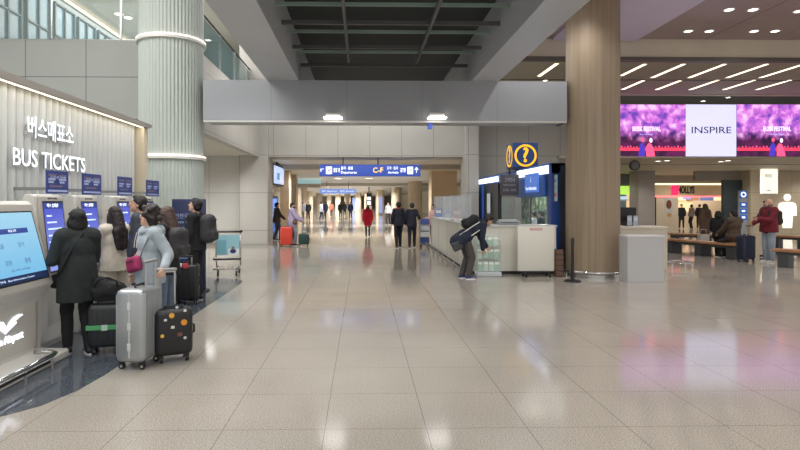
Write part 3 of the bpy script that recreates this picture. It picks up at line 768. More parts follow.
# brochure rack with leaflets
p = G(484,273.5); rx, ry = p.x, 12.24
t = thing('brochure_rack', 'clear acrylic brochure rack on the floor against the cream counter corner', 'rack', (rx,ry,0))
acr = M('acrylic', (226,238,236), .06, alpha=.22)
MB().rbox((-.27,-.16,0),(.27,.16,.10), .015).build('base', M('rack_base', (196,204,206), .35), t, smooth=True)
MB().box((-.26,.12,.10),(.26,.135,.95)).build('back_sheet', acr, t)
for x in (-.265,.255): MB().box((x,-.12,.10),(x+.01,.13,.8)).build('side_sheet', acr, t)
for k in range(3):
    z = .12+k*.27; y = -.12+k*.07
    MB().box((-.255,y,z),(.255,y+.008,z+.16)).build('pocket_front', acr, t)
    MB().box((-.255,y,z-.01),(.255,.12,z)).build('pocket_shelf', acr, t)
lc = [(140,190,150),(206,222,206),(170,208,176),(120,170,140)]
for k in range(3):
    for q in range(4):
        o = thing('leaflet', 'leaflet of pale green and white standing in the clear acrylic brochure rack', 'leaflet', (rx-.19+q*.127,ry-.095+k*.07,.12+k*.27), 0, 'leaflets in the acrylic rack')
        o.rotation_euler.x = -.14
        MB().box((-.05,0,0),(.05,.012,.21)).build('sheet', M('leaf%d' % ((k+q) % 4), lc[(k+q) % 4], .5), o)
        MB().box((-.05,-.001,.14),(.05,0,.2)).build('title_band', M('leaf_band', (232,238,230), .5), o)
# things on the counter: plexiglass, cards, machines, brochure stand at the far end
for i, (px, d) in enumerate(((443,19.0),(452,17.6),(461,16.0))):
    t = thing('acrylic_screen', ['clear acrylic screen at the far end of the cream counter', 'clear acrylic screen in the middle of the cream counter', 'clear acrylic screen on the cream counter nearest the bending man'][i], 'screen', (X(px,d),d,1.12), 0, 'acrylic screens on the counter')
    MB().box((-.3,-.004,.03),(.3,.004,.72)).build('sheet', M('acrylic_tint', (214,224,230), .06, alpha=.3), t)
    for x in (-.25,.25): MB().box((x-.03,-.08,0),(x+.03,.08,.03)).build('foot', steel, t)
    MB().box((-.31,-.008,.03),(-.295,.008,.74)).build('edge', steel, t); MB().box((.295,-.008,.03),(.31,.008,.74)).build('edge', steel, t)
def card_stand(name, label, loc, c1, c2, w=.11, h=.3, cat='leaflet holder', group=None):
    t = thing(name, label, cat, loc, 0, group)
    MB().box((-w,-.05,0),(w,.05,.02)).build('foot', acr, t)
    MB().box((-w,-.01,.02),(w,.01,h)).build('card', M('card%d%d%d' % c1, c1, .5), t)
    MB().box((-w*.8,-.013,h*.5),(w*.8,-.01,h*.85)).build('picture', M('card%d%d%d' % c2, c2, .5), t)
    return t
cs = [(438,18.9,(120,140,190),(220,220,226)),(447,18.2,(200,204,214),(150,150,190)),(456,17.0,(206,160,160),(230,220,220))]
for i, (px, d, c1, c2) in enumerate(cs):
    card_stand('card_stand', ['blue card stand at the far end of the cream counter', 'grey card stand between the acrylic screens', 'pink card stand on the cream counter near the stone pillar'][i], (X(px,d),d-.15,1.12), c1, c2, group='card stands on the counter')
t = thing('ticket_printer', 'grey ticket printer on the cream counter in front of the booth glass', 'printer', (X(508,12.8),12.8,1.12))
MB().rbox((-.24,-.14,0),(.24,.14,.09), .02).build('body', M('printer_grey', (150,156,160), .4), t, smooth=True)
MB().box((-.2,-.145,.045),(.2,-.14,.06)).build('slot', black_p, t)
MB().box((-.2,-.05,.09),(.2,.12,.12)).build('tray', M('printer_light', (190,196,198), .4), t, bevel=.006)
p = G(427,249)
t = thing('brochure_stand', 'upright brochure stand with blue and white leaflets at the far end of the counter', 'rack', (p.x,p.y+.75,0))
MB().box((-.18,-.02,.08),(.18,.02,1.05)).build('back_board', M('stand_grey', (150,152,158), .5), t)
for k, c in enumerate(((70,90,160),(214,216,222),(196,200,210),(70,90,160))):
    MB().box((-.16,-.10,.16+.23*k),(.16,-.08,.34+.23*k)).build('leaflet_pocket', M('pocket%d' % k, c, .5), t)
    MB().box((-.17,-.11,.14+.23*k),(.17,-.0,.155+.23*k)).build('shelf', steel, t)
for x in (-.15,.15): MB().cyl((x,-.1,.0),(x,-.1,.09), .03, n=10).build('foot', black_p, t)
# belt stanchion
p = G(572.5,281.5)
t = thing('belt_stanchion', 'black retractable belt stanchion standing in front of the tan column', 'stanchion', (p.x,p.y,0))
MB().lathe([(.17,0),(.17,.015),(.15,.03),(.03,.04)], 32).build('base', black_p, t, smooth=True)
MB().cyl((0,0,.03),(0,0,.80), .03, n=20).build('pole', black_p, t, smooth=True)
MB().cyl((0,0,.80),(0,0,.90), .037, n=20).build('belt_head', M('stanchion_head', (36,36,38), .35), t, smooth=True)

# ------------------------------------------------------------------ desk right of the column
p0, p1 = G(618,282), G(664,281)
yD = 11.2; xd0, xd1 = X(627.5,yD), X(664,yD); zd = Z(235.5,xd0,yD)
t = thing('grey_desk', 'small pale grey desk in front of the beige counter, right of the tan column', 'desk', ((xd0+xd1)/2,yD,0))
w = (xd1-xd0)/2
MB().box((-w,0,0),(w,.36,zd-.04)).build('cabinet', M('desk_grey', (186,186,186), .4), t, bevel=.006)
MB().box((-w-.01,-.01,zd-.04),(w+.01,.37,zd)).build('desktop', M('desk_top', (206,206,206), .35), t, bevel=.006)
yC = 13.15; xc1 = X(667.5,yC); zc_ = Z(226.5,xc1,yC)
t = thing('beige_counter', 'beige counter behind the grey desk, right of the tan column', 'counter', (xc1,yC,0))
MB().box((X(619,13.15)-xc1,0,0),(0,.6,zc_-.05)).build('cabinet', M('counter_beige', (206,198,180), .45), t, bevel=.006)
MB().box((X(618,13.15)-xc1,-.02,zc_-.05),(.02,.62,zc_)).build('worktop', M('counter_beige_top', (220,212,196), .4), t, bevel=.006)
for i, px in enumerate((629.5,635.5)):
    card_stand('leaflet_holder', ['pale blue leaflet holder on the beige counter beside the tan column', 'pale blue leaflet holder on the beige counter, away from the column'][i], (X(px,13.3),13.3,zc_), ((176,188,204),(170,184,204))[i], (206,214,224), w=.055, h=.26)
t = thing('monitor', 'black monitor on the beige counter beside the tan column', 'monitor', (X(628,13.55),13.55,zc_))
MB().rbox((-.26,-.02,.10),(.2,.02,.46), .01).build('screen', black_p, t, smooth=True)
MB().cyl((0,0,0),(0,0,.12), .025, n=12).build('neck', black_p, t); MB().rbox((-.1,-.08,0),(.1,.08,.015), .006).build('foot', black_p, t)
# round guard rail on the floor
p = G(679,268.5)
t = thing('round_rail', 'low chrome ring rail on the floor behind the beige counter', 'rail', (p.x,p.y,0))
MB().torus((0,0,.16),     .29, .018, 40).build('ring', chrome, t, smooth='all')
for k in range(6): MB().cyl((.29*math.cos(k*PI/3+.5),.29*math.sin(k*PI/3+.5),0),(.29*math.cos(k*PI/3+.5),.29*math.sin(k*PI/3+.5),.16), .012, n=8).build('post', chrome, t)

# ------------------------------------------------------------------ overhead blue sign
ys = 21.2; x0, x1 = X(319.5,ys), X(420.5,ys); z0, z1 = Z(176.3,0,ys), Z(164.5,0,ys); xm, zm = (x0+x1)/2, (z0+z1)/2
t = thing('direction_sign', 'long blue overhead sign with white pictograms and yellow C-F lettering', 'sign', (xm,ys,zm))
w, h = (x1-x0)/2, (z1-z0)/2
MB().rbox((-w,0,-h),(w,.16,h), .012).build('panel', glow('sign_face', (56,82,170), .42), t, smooth=True)
for px in (343,378): MB().cyl((X(px,ys)-xm,.08,h),(X(px,ys)-xm,.08,3.37-zm), .02, n=10).build('hanger', dark_m, t)
sw = glow('sign_white', (245,248,255), 1.1); sy = glow('sign_yel', (255,206,90), 1.0)
def sgn(s_, px0, px1, dz, hh, m=sw): text(s_, m, t, ((X(px0,ys)+X(px1,ys))/2-xm,-.004,dz*h), FACE_S, hh*h, X(px1,ys)-X(px0,ys), ext=.003, bold=.01)
sgn('↖', 320.5, 324.5, 0, 1.1); sgn('출발 층', 333.5, 340, 0, .8); sgn('출국 · 출발', 341, 353, .35, .6); sgn('Departures', 341, 356.5, -.35, .62)
sgn('C-F', 373, 383, 0, 1.25, sy); sgn('도착 · 입국', 387, 398, .35, .6); sgn('Arrivals', 388, 398.5, -.35, .6); sgn('공항', 400, 406, 0, .8); sgn('↑', 414.5, 418.5, 0, 1.3)
def icon(px0, px1):
    a, b = X(px0,ys)-xm, X(px1,ys)-xm; c = (a+b)/2
    MB().box((a,-.006,-h*.62),(b,0,h*.62)).build('pictogram', sw, t)
    MB().prism([(a+.04,-h*.3),(b-.04,h*.05),(b-.04,h*.3),(a+.06,-h*.05)], 1, -.009, -.005).build('pictogram_mark', M('picto_blue', (40,62,150), .5), t)
icon(326, 332); icon(407.5, 413)
# second sign farther down the corridor
ys = 44; x0, x1 = X(319.5,ys), X(356,ys); z0, z1 = Z(193.5,0,ys), Z(189,0,ys); xm, zm = (x0+x1)/2, (z0+z1)/2
t = thing('direction_sign', 'smaller pale blue overhead sign far down the corridor', 'sign', (xm,ys,zm)); w, h = (x1-x0)/2, (z1-z0)/2
MB().box((-w,0,-h),(w,.15,h)).build('panel', glow('sign_face_far', (120,150,226), .7), t)
for s_ in (-1, 1): MB().cyl((s_*w*.6,.07,h),(s_*w*.6,.07,3.35-zm), .02, n=8).build('hanger', dark_m, t)
text('출국  Departures', sw, t, (-w*.45,-.004,0), FACE_S, h*.9, w*.8); text('입국  Arrivals', sw, t, (w*.5,-.004,0), FACE_S, h*.9, w*.75)
t = thing('hanging_sign', 'small lit vertical sign hanging between the corridor columns', 'sign', P(369,201,60))
MB().box((-.3,-.08,-.5),(.3,.08,.9)).build('casing', M('sign_charcoal', (50,54,60), .5), t)
MB().box((-.2,-.09,.1),(.2,-.08,.45)).build('lit_panel', sw, t); MB().box((-.2,-.09,-.4),(.2,-.08,-.02)).build('lit_panel', sw, t)
MB().box((-.05,-.02,.9),(.05,.02,3.3-P(369,201,60).z)).build('hanger', dark_m, t)
# tilted advertising display on the left of the corridor
xd = -3.62
ya, yb = 21.0, 24.5
pa, pb2 = P(273.5,174,22.0), P(284,175,24.5)
t = thing('advert_display', 'large lit blue advert display on the left corridor side above the pillar passage', 'display', (pa.x,pa.y,pa.z))
d = pb2-pa; L_ = math.hypot(d.x,d.y); t.rotation_euler.z = math.atan2(d.y,d.x)
MB().box((0,0,-.42),(L_,.12,.42)).build('casing', black_p, t)
MB().box((.05,-.008,-.36),(L_-.05,0,.36)).build('screen', glow('ad_screen', (186,206,244), .95), t)
MB().box((L_*.3,-.012,-.2),(L_*.55,-.008,.1)).build('screen_picture', glow('ad_pic', (110,160,210), .8), t)
MB().box((L_*.65,-.012,-.3),(L_*.85,-.008,.0)).build('screen_picture', glow('ad_pic2', (225,225,240), .9), t)
MB().box((L_*.4,.03,.42),(L_*.6,.09,3.3-pa.z)).build('hanger', dark_m, t)
pk = G(272.5,238.5)
t = thing('lit_kiosk', 'blue lit touch kiosk behind the concrete pillar beside the couple', 'kiosk', (X(274.5,24.4),24.4,0))
MB().rbox((-.16,-.12,0),(.16,.12,1.9), .02).build('body', M('kiosk_pale', (170,178,190), .4), t, smooth=True)
MB().box((-.13,-.128,.9),(.13,-.12,1.8)).build('screen', glow('kiosk_lit', (130,170,250), 1.0), t)
MB().box((-.13,-.128,.3),(.13,-.12,.8)).build('lower_panel', glow('kiosk_lit2', (110,140,215), .6), t)
for i, (px, d) in enumerate(((380.2,70),(354,88))):
    t = thing('display_pillar', ['slim pale blue lit display beside the third corridor column', 'slim lit display beside the far corridor columns'][i], 'display', (X(px,d),d-1.2,0))
    MB().box((-.25,-.1,0),(.25,.1,2.4)).build('body', M('kiosk_pale', (170,178,190), .4), t)
    MB().box((-.2,-.108,.3),(.2,-.1,2.3)).build('screen', glow('disp_lit', (150,165,230), .8), t)
# ------------------------------------------------------------------ the big LED screens
YS = 20.5
def festmat(name, x0, seed):
    m = bpy.data.materials.new(name); m.use_nodes = True; nt = m.node_tree; b = nt.nodes['Principled BSDF']
    N, L = nt.nodes.new, nt.links.new
    tc = N('ShaderNodeTexCoord'); sep = N('ShaderNodeSeparateXYZ'); L(tc.outputs['Object'], sep.inputs[0])
    mp = N('ShaderNodeMapping'); mp.inputs['Location'].default_value = (seed,0,0); L(tc.outputs['Object'], mp.inputs[0])
    n1 = N('ShaderNodeTexNoise'); n1.inputs['Scale'].default_value = 2.9; n1.inputs['Detail'].default_value = 9; n1.inputs['Distortion'].default_value = .35; L(mp.outputs[0], n1.inputs['Vector'])
    r1 = N('ShaderNodeValToRGB'); e = r1.color_ramp.elements; e[0].position = .36; e[1].position = .66
    e[0].color = lin((110,66,184)); e[1].color = lin((255,206,255))
    q = r1.color_ramp.elements.new(.52); q.color = lin((218,116,224))
    L(n1.outputs['Fac'], r1.inputs[0])
    r2 = N('ShaderNodeValToRGB'); e = r2.color_ramp.elements; e[0].position = .3; e[1].position = .75
    e[0].color = lin((26,10,48)); e[1].color = lin((120,30,96)); L(n1.outputs['Fac'], r2.inputs[0])
    mr = N('ShaderNodeMapRange'); mr.inputs[1].default_value = .62; mr.inputs[2].default_value = 1.05; L(sep.outputs[2], mr.inputs[0])
    n3 = N('ShaderNodeMath'); n3.operation = 'MULTIPLY_ADD'; L(n1.outputs['Fac'], n3.inputs[0]); n3.inputs[1].default_value = .8; L(sep.outputs[2], n3.inputs[2])
    mr.inputs[1].default_value = 1.0; mr.inputs[2].default_value = 1.45; L(n3.outputs[0], mr.inputs[0])
    mx = N('ShaderNodeMix'); mx.data_type = 'RGBA'; L(mr.outputs[0], mx.inputs[0]); L(r2.outputs[0], mx.inputs[6]); L(r1.outputs[0], mx.inputs[7])
    L(mx.outputs[2], b.inputs['Emission Color']); b.inputs['Emission Strength'].default_value = 1.15
    b.inputs['Base Color'].default_value = (.01,.01,.01,1)
    return m
def screen(px0, px1, label, kind, seed=0):
    x0, x1 = X(px0,YS), X(px1,YS); xm = (x0+x1)/2
    z0, z1 = Z(156.3,xm,YS), Z(104.5,xm,YS); w, h = (x1-x0)/2, z1-z0
    t = thing('led_screen', label, 'screen', (xm,YS,z0))
    MB().box((-w,.02,0),(w,.22,h)).build('housing', black_p, t)
    if kind == 'inspire':
        d = MB().box((-w,0,0),(w,.02,h)).build('display', glow('inspire_face', (212,212,255), 1.05), t)
        text('INSPIRE', M('inspire_ink', (44,40,62), .6), d, (0,-.004,h*.5), FACE_S, .36, w*1.58)
    else:
        d = MB().box((-w,0,0),(w,.02,h)).build('display', festmat('festival_'+str(seed), xm, seed), t)
        cx = .51 if kind == 'L' else .43
        xx = -w+2*w*cx
        red = glow('stage_red', (255,60,90), 1.3); red2 = glow('stage_pink', (255,90,140), 1.1); bl = glow('stage_blue', (80,60,200), .9); wt = glow('stage_white', (240,225,255), 1.4)
        MB().box((-w,-.003,.21),(w,0,.32)).build('stage_light', red, d)
        for k in range(26):
            x = -w+(k+.5)*2*w/26
            MB().box((x-.02,-.004,.335),(x+.02+.02*(k % 2),0,.36+.02*(k % 3))).build('stage_lamp', red2, d)
        # two performers, a dark blue one and a red one
        MB().prism([(xx-.28,0),(xx-.22,.42),(xx-.16,.52),(xx-.08,.5),(xx-.02,.3),(xx-.04,0)], 1, -.006, 0).build('performer', bl, d)
        MB().ell((xx-.12,-.003,.62), (.06,.004,.08)).build('performer_head', red2, d)
        MB().prism([(xx+.02,0),(xx+.02,.35),(xx+.1,.5),(xx+.22,.46),(xx+.32,.2),(xx+.36,0)], 1, -.006, 0).build('performer', red2, d)
        MB().ell((xx+.2,-.003,.6), (.06,.004,.09)).build('performer_head', wt, d)
        tx = xx+.03
        text('BUSK FESTIVAL', wt, d, (tx,-.005,h*.525), FACE_S, .24, .97*1.1, bold=.02)
        text('live on stage', glow('stage_sub', (170,170,255), 1.2), d, (tx,-.005,h*.425), FACE_S, .09, .5)
    return t
screen(604, 685.5, 'pink LED screen with a stage show, half behind the tan column', 'L', 3)
screen(686, 736.3, 'pale lavender LED screen reading INSPIRE between two pink screens', 'inspire')
screen(737, 828, 'pink LED screen with a stage show right of the INSPIRE screen', 'R', 11)
struct(box('trim_12', (X(600,YS),YS-.02,3.3), (30,YS+.2,Z(156.5,13,YS)), beige_c))
p = P(634.5,165.5,21.5)
t = thing('round_clock', 'round dark rimmed disc hanging under the pink screen beside the column', 'clock', p)
MB().cyl((0,-.05,0),(0,.05,0), .2, n=32).build('rim', M('clock_rim', (40,42,44), .4), t, smooth=True)
MB().cyl((0,-.056,0),(0,-.05,0), .155, n=32).build('face', M('clock_face', (112,110,104), .3), t, smooth=True)
MB().cyl((0,0,.19),(0,0,3.32-p.z), .015, n=8).build('hanger', dark_m, t)

# ------------------------------------------------------------------ shops of the food court
YW = 33.5
sh_w = M('shop_wall', (196,186,172), .6)
def fx(px, d): return X(px, d)
struct(box('wall_shop_back', (14,38,0), (40,38.3,3.4), M('shop_back', (216,196,166), .6)))
struct(box('column_grey', (fx(638.5,29),29,0), (fx(655,29),30,3.4), M('grey_stone', (164,158,154), .55, var=.03, vs=2)))
# shop behind the desk, green lit sign
t = thing('snack_shop', 'far snack shop with a lime green lit sign behind the beige counter', 'shop', (fx(619,32),32,0))
w = fx(641,32)-fx(600,32); x0 = fx(600,32)-fx(619,32)
MB().box((x0,0,0),(x0+w,.5,1.0)).build('counter', M('shop_dark', (46,44,46), .5), t)
z0, z1 = Z(194.5,17,32), Z(186,17,32)
sb = MB().box((x0,0,z0),(x0+w,.3,z1)).build('sign_box', glow('lime_sign', (176,226,90), .9), t)
MB().cyl((x0+w-.35,-.03,(z0+z1)/2),(x0+w-.35,0,(z0+z1)/2), .2, n=20).build('sign_disc', glow('lime_white', (235,245,235), 1), t)
MB().box((x0,.1,z1),(x0+w,.3,3.3)).build('fascia', M('shop_fascia_dark', (92,94,96), .5), t)
MB().box((x0,1.8,0),(x0+w,1.9,3.3)).build('back_wall', M('shop_blue', (140,160,176), .5), t)
MB().box((x0,1.7,1.75),(x0+w,1.8,2.0)).build('menu_board', glow('menu_lit', (190,214,235), .9), t)
MB().box((x0,.5,z0-.35),(x0+w,.6,z0-.28)).build('shelf', steel, t)
# cafe with red mark
z0, z1 = Z(196,20,YW), Z(184.5,20,YW); xl_, xr_ = fx(652.5,YW), fx(727,YW)
t = thing('cafe_front', 'warm lit cafe front with a cream fascia and red mark, people at its counter', 'shop', (xl_,YW,0))
W = xr_-xl_
MB().box((0,0,z0),(W,.3,z1)).build('fascia', M('cafe_cream', (232,214,180), .5), t)
MB().box((0,-.04,z0-.07),(W,.02,z0)).build('light_strip', glow('pink_strip', (255,120,130), 1.6), t)
MB().box((0,-.05,z1),(W,.02,z1+.05)).build('light_strip', lamp_line, t)
MB().box((0,-.02,0),(.22,.4,z0)).build('jamb', M('cafe_jamb', (40,38,38), .5), t)
MB().box((.22,0,0),(1.6,.3,z0)).build('side_wall', M('cafe_wall', (222,208,186), .6), t)
ps = MB().box((.75,-.04,1.0),(1.25,0,1.95)).build('poster', M('cafe_poster', (206,206,206), .5), t)
MB().ell((1.0,-.045,1.5), (.17,.01,.28)).build('poster_picture', M('cafe_pic', (120,70,52), .5), ps, smooth='all')
MB().box((.95,-.06,.75),(1.15,0,.95)).build('box', M('cafe_box', (208,170,110), .5), t)
MB().box((1.9,1.4,0),(W,1.9,1.05)).build('counter', M('cafe_counter', (206,190,166), .5), t)
MB().box((0,3.5,0),(W,3.6,3.3)).build('back_wall', M('cafe_back', (226,200,160), .6), t)
MB().box((0,0,z1+.05),(W,.25,3.3)).build('upper_wall', M('cafe_upper', (170,164,158), .6), t)
for k in range(5):
    MB().box((2.3+k*.95,3.42,1.75),(3.15+k*.95,3.5,2.0)).build('menu_board', glow('menu%d' % (k % 3), ((70,80,120),(214,190,150),(120,90,70))[k % 3], .7), t)
MB().box((2.2,.5,1.82),(2.7,.55,2.0)).build('hanging_sign', glow('blue_small', (150,150,220), .8), t)
xs = fx(674.5,YW)-xl_
MB().rbox((xs-.22,-.1,z0+.08),(xs+.22,0,z1-.06), .06).build('red_mark', glow('cafe_red', (230,40,96), 1.1), t, smooth=True)
text('HOLLYS', M('cafe_ink', (40,34,34), .5, emit=.0), t, ((fx(677.5,YW)+fx(694,YW))/2-xl_,-.03,(z0+z1)/2), FACE_S, .62, fx(694,YW)-fx(677.5,YW), ext=.02, bold=.02)
spot('cafe_lamp', (xl_+3, YW+1.0, 2.9), 90, WARM, 2.8, .1); spot('cafe_lamp', (xl_+5.5, YW+2.4, 2.9), 90, WARM, 2.8, .1)
# dark door and restroom wall
xg0, xg1 = fx(726,29), fx(745,29)
struct(box('door_1', (xg0,29.2,0), (xg1,29.4,Z(180,20,29)), M('door_green', (44,58,62), .45)))
box('door_handle', (xg1-.25,29.14,.95), (xg1-.2,29.2,1.25), steel, bpy.data.objects['door_1'])
struct(box('wall_over_door', (fx(700,29),29.4,Z(180,20,29)), (xg1,29.6,3.35), M('wall_shade', (150,142,134), .6)))
struct(box('wall_restroom', (xg1,28.6,0), (40,29.6,3.35), tiled('restroom_panel', (200,186,164), [(0,2.2,xg1+.02),(2,1.1,1.05)], (150,140,124), .015, .55, .02, 10, .03)))
rw_ = glow('restroom_white', (255,250,236), .95)
xp = fx(787.5,28.55)
t = thing('restroom_pictogram', 'tall white lit man pictogram on the beige restroom wall', 'sign', (xp,28.59,Z(228,xp,28.6)))
hp = Z(194,xp,28.6)-Z(228,xp,28.6)
MB().cyl((0,-.05,hp*.9),(0,0,hp*.9), hp*.10, n=24).build('head', rw_, t)
q = hp
MB().prism([(-.13*q,.76*q),(.13*q,.76*q),(.24*q,.72*q),(.27*q,.62*q),(.27*q,.36*q),(.20*q,.36*q),(.18*q,.62*q),(.16*q,.36*q),(.13*q,0),(.02*q,0),(0,.34*q),(-.02*q,0),(-.13*q,0),(-.16*q,.36*q),(-.18*q,.62*q),(-.20*q,.36*q),(-.27*q,.36*q),(-.27*q,.62*q),(-.24*q,.72*q)], 1, -.05, 0).build('figure', rw_, t)
xp = fx(769,27)
t = thing('restroom_sign', 'white lit hanging sign box beside the pictogram, above the red-jacketed man', 'sign', (xp,27,0))
z0, z1 = Z(193.5,xp,27), Z(169,xp,27); w = (fx(777,27)-fx(761,27))/2
MB().box((-w,-.06,z0),(w,.06,min(z1,3.3))).build('box', rw_, t)
text('화장실', M('sign_ink', (60,60,64), .5), t, (-w*.2,-.064,z1-.35), FACE_S, .2, w*.8)
text('Toilets', M('sign_ink', (60,60,64), .5), t, (-w*.2,-.064,z0+.15), FACE_S, .12, w*.7)
# blue information totem
yT = 25.5; xp = fx(742.5,yT); zt3 = Z(190.5,xp,yT)
t = thing('information_totem', 'slim blue and white information totem behind the seated couple', 'sign', (xp,yT,0))
w = (fx(746.5,yT)-fx(738.5,yT))/2
MB().rbox((-w,-.06,0),(w,.06,zt3), .01).build('body', M('totem_grey', (170,176,186), .4), t, smooth=True)
MB().box((-w,-.068,zt3-.36),(w,-.06,zt3-.02)).build('panel', glow('totem_blue', (40,90,170), .6), t)
MB().cyl((0,-.072,zt3-.19),(0,-.066,zt3-.19), .13, n=24).build('round_mark', sw, t)
MB().cyl((0,-.078,zt3-.19),(0,-.07,zt3-.19), .07, n=24).build('round_mark', glow('totem_blue', (40,90,170), .6), t)
for k in range(3): 
    MB().box((-w*.9,-.068,zt3-.8-k*.30),(w*.9,-.06,zt3-.55-k*.30)).build('panel', glow('totem_blue2', (50,100,190), .5), t)
    MB().box((-w*.4,-.074,zt3-.7-k*.30),(w*.4,-.067,zt3-.62-k*.30)).build('text_line', sw, t)

# ------------------------------------------------------------------ wooden benches
wood = M('bench_wood', (176,128,88), .4, var=.12, vs=6); leg_m = M('bench_leg', (70,72,74), .5)
def bench(p, q, label, zt=.45, w=.5):
    p, q = Vector(p), Vector(q); d = q-p; L_ = d.length; m = (p+q)/2
    t = thing('bench', label, 'bench', (m.x,m.y,0), math.atan2(d.y,d.x), 'wooden food court benches')
    for k in range(3): MB().rbox((-L_/2,-w/2+k*w/3+.006,zt-.06),(L_/2,-w/2+(k+1)*w/3-.006,zt), .008, 2).build('plank', wood, t, smooth=True)
    MB().box((-L_/2+.1,-w/2+.06,zt-.14),(L_/2-.1,w/2-.06,zt-.06)).build('beam', leg_m, t)
    nl = max(2, int(L_/1.3)+1)
    for k in range(nl):
        x = -L_/2+.25+(L_-.5)*k/(nl-1)
        MB().box((x-.12,-w/2+.05,0),(x+.12,w/2-.05,zt-.1)).build('leg', leg_m, t, bevel=.01)
    return t
pA, pB = G(668,252), G(743,260); pA.z = pB.z = 0
bench(pA, pB, 'long wooden bench under the seated couple, its near end beside the navy suitcase')
bench(G(774,266), G(850,272), 'wooden bench right of the red-jacketed man, cut by the photo edge')
bench(G(668,244.5), G(716,246.5), 'wooden bench behind the couple, below the cafe counter')
bench(G(769,247), G(812,249.5), 'wooden bench behind the red-jacketed man under the pictogram')
# ------------------------------------------------------------------ people
PENDING = []          # remesh jobs, applied together at the end
def soft(mb, name, m, parent, vox, it=4, fac=.5, wr=0, wf=9, seed=0):
    o = mb.build(name, m, parent)
    r = o.modifiers.new('r', 'REMESH'); r.mode = 'VOXEL'; r.voxel_size = vox
    if it:
        s = o.modifiers.new('s', 'SMOOTH'); s.factor = fac; s.iterations = it
    PENDING.append((o, wr, wf, seed))
    return o
def finish():
    dg = bpy.context.evaluated_depsgraph_get()
    new = [(o, bpy.data.meshes.new_from_object(o.evaluated_get(dg), depsgraph=dg), wr, wf, sd) for o, wr, wf, sd in PENDING]
    for o, me, wr, wf, sd in new:
        old = o.data; o.modifiers.clear(); me.name = o.name; o.data = me; bpy.data.meshes.remove(old)
        if wr:
            off = Vector((sd*3.1, sd*1.7, sd*.9))
            ns = [v.normal.copy() for v in me.vertices]
            for v, nn in zip(me.vertices, ns):
                p = v.co
                v.co = p+nn*wr*(noise.noise(Vector((p.x*wf, p.y*wf, p.z*wf*.8))+off)+.5*noise.noise(Vector((p.x*wf*2.3, p.y*wf*2.3, p.z*wf*1.6))+off))
        for p in me.polygons: p.use_smooth = True
    PENDING.clear()

